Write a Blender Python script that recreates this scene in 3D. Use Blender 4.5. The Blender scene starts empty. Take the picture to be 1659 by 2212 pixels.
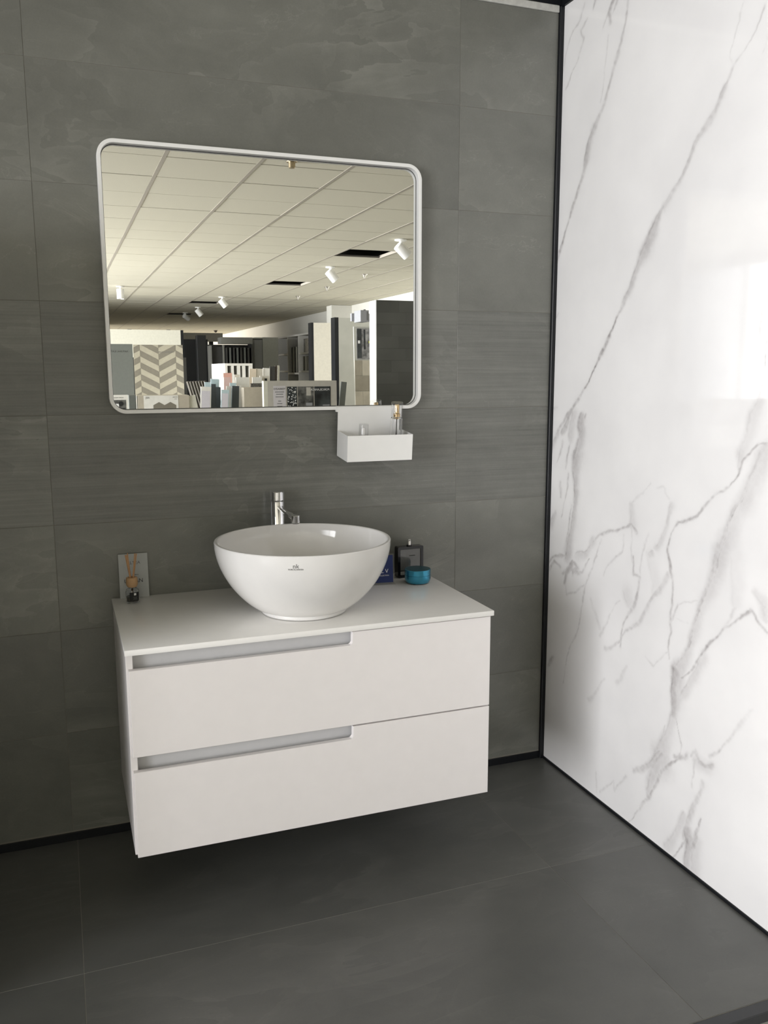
import bpy, bmesh, math, random
import numpy as np
from mathutils import Matrix, Vector

random.seed(7)
SC = bpy.context.scene
COL = SC.collection

# ------------------------------------------------------------------ camera
cam_data = bpy.data.cameras.new('camera')
cam = bpy.data.objects.new('camera', cam_data)
COL.objects.link(cam)
CAM_ROT = ((0.93658500, -0.35043108, -0.00256634),
           (-0.05843211, -0.14894044, -0.98711825),
           (0.34553468, 0.92467011, -0.15997181))
cam.matrix_world = Matrix((
    (CAM_ROT[0][0], -CAM_ROT[1][0], -CAM_ROT[2][0], -0.37755),
    (CAM_ROT[0][1], -CAM_ROT[1][1], -CAM_ROT[2][1], -2.48452),
    (CAM_ROT[0][2], -CAM_ROT[1][2], -CAM_ROT[2][2], 1.33087),
    (0, 0, 0, 1)))
cam_data.sensor_fit = 'VERTICAL'
cam_data.sensor_height = 36.0
cam_data.lens = 1874.58 * 36.0 / 2212.0
cam_data.clip_start = 0.02
cam_data.clip_end = 200
SC.camera = cam

# ------------------------------------------------------------------ world, daylight through the windows, exposure
world = bpy.data.worlds.new('sky')
SC.world = world
world.use_nodes = True
bg = world.node_tree.nodes['Background']
bg.inputs[0].default_value = (0.80, 0.88, 1.0, 1)
bg.inputs[1].default_value = 0.4

def daylight(name, loc, w, h, watts, rz, col=(0.96, 0.96, 0.98)):
    l = bpy.data.lights.new(name, 'AREA')
    l.shape = 'RECTANGLE'; l.size = w; l.size_y = h
    l.energy = watts; l.color = col; l.spread = math.radians(100)   # beam narrowed to balance the light on booth and ceiling
    o = bpy.data.objects.new(name, l); COL.objects.link(o)
    o.location = loc
    o.rotation_euler = (math.radians(90), 0, math.radians(rz))
    return o
daylight('window_daylight', (-5.16, -5.0, 1.50), 5.4, 2.15, 372, -90)                 # street side, beside the booth
daylight('window_daylight', (-5.16, -11.0, 1.50), 5.4, 2.15, 740, -90)                # street side, further back
daylight('window_daylight', (-5.16, -30.0, 1.50), 8.0, 2.15, 900, -90, (1.0, 0.93, 0.86))

SC.view_settings.view_transform = 'Standard'
SC.view_settings.look = 'None'
SC.view_settings.gamma = 1.0
SC.view_settings.use_curve_mapping = False
SC.view_settings.exposure = 0.14
SC.cycles.use_denoising = True
SC.cycles.use_adaptive_sampling = True
SC.cycles.adaptive_threshold = 0.03
SC.cycles.max_bounces = 8
SC.cycles.diffuse_bounces = 5
SC.cycles.glossy_bounces = 5
SC.cycles.transmission_bounces = 7
SC.cycles.transparent_max_bounces = 10
SC.cycles.sample_clamp_indirect = 8.0
SC.cycles.caustics_refractive = False
SC.cycles.caustics_reflective = False

# ------------------------------------------------------------------ materials
def ramp(nt, stops):
    r = nt.nodes.new('ShaderNodeValToRGB')
    e = r.color_ramp.elements
    while len(e) < len(stops): e.new(0.5)
    for k, (p, c) in enumerate(stops):
        e[k].position = p; e[k].color = (c[0], c[1], c[2], 1)
    return r

def mat(name, col, rough=0.5, metal=0.0, spec=0.5, var=0.04, scale=30.0, coat=0.0, trans=0.0, ior=1.45, bump=0.0):
    m = bpy.data.materials.new(name); m.use_nodes = True
    nt = m.node_tree; b = nt.nodes['Principled BSDF']
    n = nt.nodes.new('ShaderNodeTexNoise'); n.inputs['Scale'].default_value = scale; n.inputs['Detail'].default_value = 4
    tc = nt.nodes.new('ShaderNodeTexCoord'); nt.links.new(tc.outputs['Object'], n.inputs['Vector'])
    r = ramp(nt, [(0.3, tuple(c * (1 - var) for c in col)), (0.7, tuple(min(1, c * (1 + var)) for c in col))])
    nt.links.new(n.outputs['Fac'], r.inputs['Fac']); nt.links.new(r.outputs['Color'], b.inputs['Base Color'])
    b.inputs['Roughness'].default_value = rough; b.inputs['Metallic'].default_value = metal
    b.inputs['Specular IOR Level'].default_value = spec; b.inputs['IOR'].default_value = ior
    b.inputs['Coat Weight'].default_value = coat; b.inputs['Transmission Weight'].default_value = trans
    if bump:
        bp = nt.nodes.new('ShaderNodeBump'); bp.inputs['Strength'].default_value = bump; bp.inputs['Distance'].default_value = 0.002
        nt.links.new(n.outputs['Fac'], bp.inputs['Height']); nt.links.new(bp.outputs['Normal'], b.inputs['Normal'])
    return m

def math_node(nt, op, a, b=None, clamp=False):
    n = nt.nodes.new('ShaderNodeMath'); n.operation = op; n.use_clamp = clamp
    for k, v in enumerate((a, b)):
        if v is None: continue
        if isinstance(v, (int, float)): n.inputs[k].default_value = v
        else: nt.links.new(v, n.inputs[k])
    return n.outputs[0]

def stone(name, dark, light, striated, plane, rough=0.30):
    """slate-look porcelain: clouds, diagonal pale veins, optional sawn striations.  plane: 'xz' or 'xy'"""
    m = bpy.data.materials.new(name); m.use_nodes = True
    nt = m.node_tree; b = nt.nodes['Principled BSDF']
    tc = nt.nodes.new('ShaderNodeTexCoord'); oi = nt.nodes.new('ShaderNodeObjectInfo')
    off = nt.nodes.new('ShaderNodeVectorMath'); off.operation = 'SCALE'
    cmb = nt.nodes.new('ShaderNodeCombineXYZ'); cmb.inputs[0].default_value = 31; cmb.inputs[1].default_value = 17; cmb.inputs[2].default_value = 23
    nt.links.new(cmb.outputs[0], off.inputs[0]); nt.links.new(oi.outputs['Random'], off.inputs['Scale'])
    add = nt.nodes.new('ShaderNodeVectorMath'); add.operation = 'ADD'
    nt.links.new(tc.outputs['Object'], add.inputs[0]); nt.links.new(off.outputs[0], add.inputs[1])
    def noise(scale, detail, vec, dist=0.0, rgh=0.55):
        n = nt.nodes.new('ShaderNodeTexNoise'); n.inputs['Scale'].default_value = scale; n.inputs['Detail'].default_value = detail
        n.inputs['Distortion'].default_value = dist; n.inputs['Roughness'].default_value = rgh
        nt.links.new(vec, n.inputs['Vector']); return n.outputs['Fac']
    def mapping(rot, scl):
        mp = nt.nodes.new('ShaderNodeMapping'); mp.inputs['Rotation'].default_value = rot; mp.inputs['Scale'].default_value = scl
        nt.links.new(add.outputs[0], mp.inputs['Vector']); return mp.outputs[0]
    ang = math.radians(32)
    diag = mapping((0, ang, 0), (1.0, 1.0, 2.3)) if plane == 'xz' else mapping((0, 0, -ang), (1.0, 2.3, 1.0))
    cloud = noise(2.2, 6, diag, 0.6)
    mott = noise(11, 5, add.outputs[0], 0.4, 0.6)
    v1 = noise(1.15, 5.0, diag, 0.9, 0.52)
    v2 = noise(2.4, 5.0, diag, 1.2, 0.55)
    mask = noise(1.9, 3, add.outputs[0])
    def cleft(f, k, m_lo, amp):
        """layered slate: brightness climbs across a layer and drops at its broken edge"""
        fr = math_node(nt, 'FRACT', math_node(nt, 'MULTIPLY', f, k))
        sharp = math_node(nt, 'POWER', fr, 3.0)
        return math_node(nt, 'MULTIPLY', math_node(nt, 'MULTIPLY', sharp, math_node(nt, 'MULTIPLY', math_node(nt, 'SUBTRACT', mask, m_lo, True), 3.5, True)), amp)
    def ridge(f, c, w):
        d = math_node(nt, 'ABSOLUTE', math_node(nt, 'SUBTRACT', f, c))
        return math_node(nt, 'SUBTRACT', 1.0, math_node(nt, 'DIVIDE', d, w), True)
    r1 = math_node(nt, 'MULTIPLY', ridge(v2, 0.47, 0.0045), math_node(nt, 'MULTIPLY', math_node(nt, 'SUBTRACT', cloud, 0.42, True), 3.2, True))
    fine = noise(240, 3, add.outputs[0])
    t = math_node(nt, 'ADD', math_node(nt, 'MULTIPLY', cloud, 0.42), math_node(nt, 'MULTIPLY', mott, 0.22))
    t = math_node(nt, 'ADD', t, cleft(v1, 7.0, 0.40, 0.21))
    t = math_node(nt, 'ADD', t, cleft(v2, 6.0, 0.47, 0.17))
    t = math_node(nt, 'ADD', t, math_node(nt, 'MULTIPLY', r1, 0.22))
    t = math_node(nt, 'ADD', t, math_node(nt, 'MULTIPLY', fine, 0.14))
    t = math_node(nt, 'ADD', t, math_node(nt, 'MULTIPLY', math_node(nt, 'SUBTRACT', oi.outputs['Random'], 0.9), 0.07))
    if striated:
        s1 = noise(1.0, 5, mapping((0, 0, 0), (1.6, 1.0, 75.0)), 0.25, 0.7)
        s2 = noise(1.0, 3, mapping((0, 0, 0), (4.0, 1.0, 190.0)), 0.1, 0.6)
        t = math_node(nt, 'ADD', t, math_node(nt, 'MULTIPLY', math_node(nt, 'SUBTRACT', s1, 0.5), 0.55))
        t = math_node(nt, 'ADD', t, math_node(nt, 'MULTIPLY', math_node(nt, 'SUBTRACT', s2, 0.5), 0.32))
    r = ramp(nt, [(0.15, dark), (0.85, light)])
    nt.links.new(t, r.inputs['Fac']); nt.links.new(r.outputs['Color'], b.inputs['Base Color'])
    b.inputs['Roughness'].default_value = rough; b.inputs['Specular IOR Level'].default_value = 0.62
    return m

def marble_mat():
    m = bpy.data.materials.new('white_veined_marble'); m.use_nodes = True
    nt = m.node_tree; b = nt.nodes['Principled BSDF']
    at = nt.nodes.new('ShaderNodeAttribute'); at.attribute_name = 'vein'
    tc = nt.nodes.new('ShaderNodeTexCoord')
    n = nt.nodes.new('ShaderNodeTexNoise'); n.inputs['Scale'].default_value = 4; n.inputs['Detail'].default_value = 6
    nt.links.new(tc.outputs['Object'], n.inputs['Vector'])
    n2 = nt.nodes.new('ShaderNodeTexNoise'); n2.inputs['Scale'].default_value = 70; n2.inputs['Detail'].default_value = 5
    nt.links.new(tc.outputs['Object'], n2.inputs['Vector'])
    base = ramp(nt, [(0.35, (0.80, 0.79, 0.79)), (0.65, (0.86, 0.85, 0.848))])
    nt.links.new(n.outputs['Fac'], base.inputs['Fac'])
    vein = ramp(nt, [(0.3, (0.21, 0.188, 0.188)), (0.7, (0.36, 0.335, 0.338))])
    nt.links.new(n2.outputs['Fac'], vein.inputs['Fac'])
    mod = nt.nodes.new('ShaderNodeMapRange'); mod.inputs[1].default_value = 0.3; mod.inputs[2].default_value = 0.7
    mod.inputs[3].default_value = 0.65; mod.inputs[4].default_value = 1.15
    nt.links.new(n2.outputs['Fac'], mod.inputs[0])
    f = math_node(nt, 'MULTIPLY', at.outputs['Fac'], mod.outputs[0], True)
    mx = nt.nodes.new('ShaderNodeMix'); mx.data_type = 'RGBA'
    nt.links.new(f, mx.inputs[0]); nt.links.new(base.outputs[0], mx.inputs[6]); nt.links.new(vein.outputs[0], mx.inputs[7])
    nt.links.new(mx.outputs[2], b.inputs['Base Color'])
    b.inputs['Roughness'].default_value = 0.05; b.inputs['Specular IOR Level'].default_value = 0.5
    return m

M = {}
M['stone'] = stone('grey_slate_tile', (0.108, 0.111, 0.099), (0.275, 0.277, 0.248), False, 'xz')
M['stone_sawn'] = stone('grey_sawn_slate_tile', (0.108, 0.111, 0.100), (0.262, 0.264, 0.240), True, 'xz')
M['stone_floor'] = stone('grey_slate_floor_tile', (0.070, 0.073, 0.069), (0.155, 0.156, 0.147), False, 'xy', 0.36)
M['grout'] = mat('pale_grout', (0.22, 0.21, 0.185), 0.9)
M['grout_floor'] = mat('pale_floor_grout', (0.27, 0.26, 0.235), 0.9)
M['core'] = mat('partition_board', (0.35, 0.34, 0.32), 0.8)
M['marble'] = marble_mat()
M['black_metal'] = mat('black_aluminium_profile', (0.008, 0.009, 0.011), 0.38, 0.0, 0.4)
M['edge_metal'] = mat('dark_grey_profile', (0.035, 0.037, 0.042), 0.4)
M['trim_light'] = mat('pale_grey_trim', (0.52, 0.52, 0.49), 0.5, var=0.12, scale=60)
M['lacquer'] = mat('white_matt_lacquer', (0.82, 0.79, 0.785), 0.42, 0, 0.4, 0.01)
M['top_white'] = mat('white_satin_worktop', (0.87, 0.86, 0.84), 0.22, 0, 0.5, 0.01)
M['rail'] = mat('light_grey_grip_rail', (0.60, 0.60, 0.61), 0.45, 0, 0.4, 0.02)
M['ceramic'] = mat('white_glazed_ceramic', (0.76, 0.75, 0.735), 0.06, 0, 0.5, 0.01)
M['chrome'] = mat('polished_chrome', (0.80, 0.80, 0.81), 0.06, 1.0, var=0.01)
M['frame_white'] = mat('white_powder_coated_steel', (0.90, 0.90, 0.885), 0.35, 0, 0.4, 0.01)
M['mirror'] = mat('silvered_mirror_glass', (0.93, 0.94, 0.92), 0.0, 1.0, var=0.0)
M['dark_seam'] = mat('dark_mirror_edge', (0.05, 0.05, 0.05), 0.5)
M['ink_grey'] = mat('grey_print', (0.13, 0.13, 0.13), 0.6)
M['ink_black'] = mat('black_print', (0.015, 0.015, 0.015), 0.6)
M['ink_white'] = mat('white_print', (0.8, 0.8, 0.8), 0.6)
M['glass'] = mat('clear_glass', (0.97, 0.97, 0.97), 0.02, trans=1.0, ior=1.45, var=0.0)
M['smoke_glass'] = mat('smoky_grey_glass', (0.085, 0.085, 0.08), 0.08, var=0.15, scale=25, coat=0.5)
M['black_glass'] = mat('black_gloss_glass', (0.006, 0.006, 0.007), 0.08)
M['gold'] = mat('gold_metal', (0.75, 0.55, 0.30), 0.2, 1.0)
M['silver'] = mat('silver_metal', (0.75, 0.73, 0.70), 0.22, 1.0)
M['brass'] = mat('brushed_brass', (0.48, 0.40, 0.27), 0.35, 1.0)
M['teal'] = mat('teal_metallic_lacquer', (0.035, 0.27, 0.42), 0.24, 0.75, var=0.05, coat=0.5)
M['teal_lid'] = mat('dark_teal_lid', (0.012, 0.075, 0.10), 0.35, 0.3, var=0.05)
M['blue'] = mat('royal_blue_card', (0.005, 0.020, 0.115), 0.5)
M['wood'] = mat('pale_beech_wood', (0.50, 0.31, 0.16), 0.55, var=0.12, scale=14)
M['reed'] = mat('rattan_reed', (0.52, 0.30, 0.15), 0.7, var=0.15)
M['card'] = mat('pale_grey_card', (0.40, 0.415, 0.41), 0.45)
M['oil'] = mat('diffuser_oil', (0.55, 0.5, 0.40), 0.05, trans=0.85, ior=1.4)
M['white_plastic'] = mat('white_plastic', (0.82, 0.81, 0.80), 0.3)
# showroom
M['show_floor'] = mat('beige_showroom_floor', (0.42, 0.405, 0.37), 0.35, var=0.06, scale=2)
M['show_wall'] = mat('off_white_wall', (0.60, 0.59, 0.54), 0.8, var=0.02)
M['panel'] = mat('mineral_ceiling_panel', (0.57, 0.545, 0.455), 0.95, 0, 0.1, 0.05, 180)
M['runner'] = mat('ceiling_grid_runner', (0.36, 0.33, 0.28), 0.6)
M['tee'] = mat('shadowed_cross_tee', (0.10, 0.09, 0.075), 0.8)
M['slab'] = mat('raw_concrete_slab', (0.20, 0.20, 0.20), 0.9)
M['spot_white'] = mat('white_spotlight_body', (0.82, 0.82, 0.80), 0.4)
M['lens'] = mat('dark_spot_lens', (0.05, 0.05, 0.05), 0.1)
M['cream'] = mat('cream_display_panel', (0.66, 0.63, 0.55), 0.7)
M['pale'] = mat('pale_ivory_panel', (0.60, 0.59, 0.51), 0.7)
M['grey_panel'] = mat('pale_grey_slab', (0.47, 0.47, 0.43), 0.5, var=0.08, scale=3)
M['dark_tile'] = mat('charcoal_tile', (0.055, 0.056, 0.05), 0.5, var=0.12, scale=2.5)
M['dark_tile2'] = mat('charcoal_tile_lighter', (0.064, 0.065, 0.059), 0.5, var=0.12, scale=2.5)
M['grey_board'] = mat('slate_grey_board', (0.13, 0.14, 0.13), 0.6)
M['chev_l'] = mat('light_taupe_tile', (0.40, 0.375, 0.30), 0.6, var=0.05)
M['chev_d'] = mat('dark_taupe_tile', (0.20, 0.185, 0.15), 0.6, var=0.05)
M['beige'] = mat('beige_board', (0.44, 0.40, 0.33), 0.7)
M['white_board'] = mat('white_board', (0.74, 0.73, 0.69), 0.6)
M['brown'] = mat('dark_brown_board', (0.06, 0.05, 0.042), 0.6)
M['black_board'] = mat('black_board', (0.012, 0.013, 0.014), 0.5)
M['charcoal'] = mat('charcoal_laminate', (0.045, 0.045, 0.042), 0.6)
M['mid_grey'] = mat('mid_grey_laminate', (0.21, 0.21, 0.19), 0.6)
M['greige'] = mat('greige_laminate', (0.30, 0.30, 0.25), 0.6)
M['lavender'] = mat('pale_lavender_print', (0.62, 0.60, 0.66), 0.4)
M['ice'] = mat('ice_blue_tile', (0.50, 0.62, 0.66), 0.15)
M['steel_blue'] = mat('dark_glazed_tile', (0.07, 0.08, 0.085), 0.12)
M['rose'] = mat('rose_tile', (0.60, 0.44, 0.42), 0.3)
M['salmon'] = mat('salmon_tile', (0.62, 0.36, 0.30), 0.3)
M['sand'] = mat('sand_tile', (0.66, 0.58, 0.47), 0.4)
M['oat'] = mat('oat_tile', (0.60, 0.57, 0.50), 0.5)
M['floral'] = mat('dark_speckled_tile', (0.10, 0.095, 0.085), 0.6, var=0.9, scale=90)
M['frame_grey'] = mat('warm_grey_frame', (0.44, 0.42, 0.38), 0.6)
M['text_panel'] = mat('pale_lilac_sheet', (0.55, 0.53, 0.55), 0.5)
M['photo_dark'] = mat('dark_photo_print', (0.035, 0.04, 0.042), 0.3, var=0.8, scale=9)
M['photo_mid'] = mat('grey_photo_print', (0.10, 0.10, 0.095), 0.3, var=0.9, scale=14)
M['photo_bw'] = mat('black_and_white_photo', (0.22, 0.22, 0.22), 0.4, var=0.95, scale=11)
M['yellow_green'] = mat('yellow_green_print', (0.55, 0.55, 0.10), 0.5)
M['header'] = mat('blue_grey_header', (0.26, 0.265, 0.28), 0.6)
M['tan1'] = mat('tan_plank_light', (0.50, 0.46, 0.38), 0.5, var=0.1, scale=8)
M['tan2'] = mat('tan_plank_dark', (0.34, 0.31, 0.25), 0.5, var=0.1, scale=8)
def pane_mat(name, tint, rough=0.0):
    m = bpy.data.materials.new(name); m.use_nodes = True
    nt = m.node_tree; nt.nodes.remove(nt.nodes['Principled BSDF'])
    t = nt.nodes.new('ShaderNodeBsdfTransparent'); g = nt.nodes.new('ShaderNodeBsdfGlossy'); g.inputs['Roughness'].default_value = rough; t.inputs[0].default_value = tint + (1,)
    lw = nt.nodes.new('ShaderNodeLayerWeight'); lw.inputs[0].default_value = 0.5
    fr = math_node(nt, 'ADD', math_node(nt, 'MULTIPLY', math_node(nt, 'POWER', lw.outputs['Facing'], 4.0), 0.5), 0.035)
    mx = nt.nodes.new('ShaderNodeMixShader')
    nt.links.new(fr, mx.inputs[0]); nt.links.new(t.outputs[0], mx.inputs[1]); nt.links.new(g.outputs[0], mx.inputs[2])
    nt.links.new(mx.outputs[0], nt.nodes['Material Output'].inputs[0]); return m
M['pane'] = pane_mat('window_pane_glass', (1, 1, 1))
M['acrylic'] = pane_mat('clear_acrylic', (0.96, 0.96, 0.96), 0.02)

# ------------------------------------------------------------------ mesh helpers
def obj(name, me, m, parent=None, loc=(0, 0, 0), rot=(0, 0, 0), smooth=False):
    if isinstance(me, bmesh.types.BMesh):
        bm = me; me = bpy.data.meshes.new(name)
        bmesh.ops.recalc_face_normals(bm, faces=bm.faces[:])
        bm.to_mesh(me); bm.free()
    if m is not None and not me.materials: me.materials.append(M[m])
    me.shade_smooth(); me.set_sharp_from_angle(angle=math.radians(32))
    o = bpy.data.objects.new(name, me); COL.objects.link(o)
    o.location = loc; o.rotation_euler = rot
    if parent: o.parent = parent
    return o

def tag(o, label, cat, group=None, kind=None):
    o['label'] = label; o['category'] = cat
    if group: o['group'] = group
    if kind: o['kind'] = kind
    return o

def thing(name, label, cat, loc=(0, 0, 0), rot=(0, 0, 0), group=None):
    o = bpy.data.objects.new(name, None); COL.objects.link(o)
    o.empty_display_size = 0.05
    o.location = loc; o.rotation_euler = rot
    return tag(o, label, cat, group)

def add_box(bm, x0, x1, y0, y1, z0, z1, bevel=0.0, seg=2):
    r = bmesh.ops.create_cube(bm, size=1.0)
    vs = r['verts']
    for v in vs:
        v.co = Vector(((x0 + x1) / 2 + v.co.x * abs(x1 - x0), (y0 + y1) / 2 + v.co.y * abs(y1 - y0), (z0 + z1) / 2 + v.co.z * abs(z1 - z0)))
    if bevel > 0:
        es = list({e for v in vs for e in v.link_edges})
        bmesh.ops.bevel(bm, geom=es, offset=bevel, segments=seg, affect='EDGES', profile=0.5)
    return bm

def box(x0, x1, y0, y1, z0, z1, bevel=0.0, seg=2):
    return add_box(bmesh.new(), x0, x1, y0, y1, z0, z1, bevel, seg)

def lathe(profile, n=48, cap=True):
    """profile: list of (radius, z); closed onto the axis where radius is 0"""
    bm = bmesh.new(); rings = []
    for r, z in profile:
        if r < 1e-6: rings.append([bm.verts.new((0, 0, z))])
        else: rings.append([bm.verts.new((r * math.cos(2 * math.pi * k / n), r * math.sin(2 * math.pi * k / n), z)) for k in range(n)])
    for a, b in zip(rings, rings[1:]):
        for k in range(n):
            k2 = (k + 1) % n
            if len(a) == 1 and len(b) == 1: continue
            if len(a) == 1: bm.faces.new((a[0], b[k], b[k2]))
            elif len(b) == 1: bm.faces.new((a[k], a[k2], b[0]))
            else: bm.faces.new((a[k], a[k2], b[k2], b[k]))
    if cap:
        for rg in (rings[0], rings[-1]):
            if len(rg) > 1: bm.faces.new(rg)
    return bm

def add_tube(bm, p, q, r0, r1=None, n=12):
    r1 = r0 if r1 is None else r1
    p = Vector(p); q = Vector(q); d = (q - p).normalized()
    a = d.orthogonal().normalized(); b = d.cross(a)
    R = []
    for c, r in ((p, r0), (q, r1)):
        R.append([bm.verts.new(c + (a * math.cos(2 * math.pi * k / n) + b * math.sin(2 * math.pi * k / n)) * r) for k in range(n)])
    for k in range(n):
        bm.faces.new((R[0][k], R[0][(k + 1) % n], R[1][(k + 1) % n], R[1][k]))
    bm.faces.new(R[0]); bm.faces.new(R[1])
    return bm

def prism_xz(pts, y0, y1, bevel=0.0):
    """polygon in x,z extruded in y"""
    bm = bmesh.new()
    a = [bm.verts.new((x, y0, z)) for x, z in pts]; b = [bm.verts.new((x, y1, z)) for x, z in pts]
    n = len(pts)
    bm.faces.new(a); bm.faces.new(b)
    for k in range(n): bm.faces.new((a[k], a[(k + 1) % n], b[(k + 1) % n], b[k]))
    if bevel:
        es = [e for e in bm.edges if abs(e.verts[0].co.y - e.verts[1].co.y) < 1e-6]
        bmesh.ops.bevel(bm, geom=es, offset=bevel, segments=1, affect='EDGES')
    return bm

def rrect(x0, x1, z0, z1, r, n=10):
    pts = []
    for cx, cz, a0 in ((x1 - r, z1 - r, 0), (x0 + r, z1 - r, 90), (x0 + r, z0 + r, 180), (x1 - r, z0 + r, 270)):
        for k in range(n + 1):
            a = math.radians(a0 + 90 * k / n); pts.append((cx + r * math.cos(a), cz + r * math.sin(a)))
    return pts

def ring_sweep(outer_of, section):
    """section: closed list of (inset, y); outer_of(inset) -> rounded-rectangle points"""
    bm = bmesh.new(); rows = []
    for ins, y in section:
        rows.append([bm.verts.new((x, y, z)) for x, z in outer_of(ins)])
    m = len(rows); n = len(rows[0])
    for i in range(m):
        a, b = rows[i], rows[(i + 1) % m]
        for k in range(n): bm.faces.new((a[k], a[(k + 1) % n], b[(k + 1) % n], b[k]))
    return bm

def text_mesh(body, size, extrude=0.0002, align='CENTER'):
    cu = bpy.data.curves.new('lettering', 'FONT'); cu.body = body; cu.size = size; cu.extrude = extrude
    cu.align_x = align; cu.resolution_u = 3
    t = bpy.data.objects.new('lettering', cu); COL.objects.link(t)
    me = bpy.data.meshes.new_from_object(t)
    bpy.data.objects.remove(t); bpy.data.curves.remove(cu)
    return me

FRONT = (math.radians(90), 0, 0)                       # lettering that faces the booth's open side (-y)
BACKWARD = (math.radians(90), 0, math.radians(180))    # lettering that faces the mirror (+y)

def lettering(name, body, size, m, parent, loc, rot=FRONT, align='CENTER'):
    return obj(name, text_mesh(body, size, 0.0002, align), m, parent, loc, rot)

# ================================================================== THE BOOTH
XR = 1.1373          # face of the marble
FZ = -0.025          # showroom floor, the booth stands on a thin platform
# ---- back wall
wall = obj('wall_back', box(-1.62, 1.16, 0.0009, 0.09, FZ, 2.405), 'grout')
tag(wall, 'dark grey slate-look tiled wall behind the vanity', 'wall', kind='structure')
TZ0, TH = 0.0288, 0.29716
cols = [(-1.6054, -0.4054), (-0.4054, 0.7946), (0.7946, 1.1240)]
tile_mesh = {}
for ci, (xa, xb) in enumerate(cols):
    for r in range(8):
        za = TZ0 + r * TH
        sawn = r in (3, 4)
        key = (round(xb - xa, 3), sawn)
        if key not in tile_mesh:
            w, h = xb - xa - 0.0012, TH - 0.0012
            bm = box(-w / 2, w / 2, 0.0, 0.0108, -h / 2, h / 2, 0.0003, 1)
            o = obj('wall_tile', bm, 'stone_sawn' if sawn else 'stone', wall)
            tile_mesh[key] = o.data
        else:
            o = obj('wall_tile', tile_mesh[key], None, wall)
        o.location = ((xa + xb) / 2, 0.0, za + TH / 2)

bb = obj('baseboard_back', box(-1.6, 1.1240, -0.004, 0.011, 0.0, 0.0245, 0.001, 1), 'black_metal')
tag(bb, 'black skirting strip at the foot of the grey tiled wall', 'skirting', kind='structure')
t1 = obj('trim_1', box(1.1240, XR, -0.0115, 0.011, 0.0, 2.424, 0.0012, 1), 'black_metal')
tag(t1, 'black vertical corner profile between grey tiles and white marble', 'trim', kind='structure')
t2 = obj('trim_2', box(-1.6, 1.1240, -0.006, 0.05, 2.4065, 2.427, 0.002, 1), 'trim_light')
tag(t2, 'pale grey capping strip along the top of the grey tiled wall', 'trim', kind='structure')
t3 = obj('trim_3', box(-1.6, 1.16, -0.004, 0.09, 2.427, 2.50, 0.001, 1), 'black_metal')
tag(t3, 'black frame bar above the pale capping strip', 'trim', kind='structure')

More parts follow.
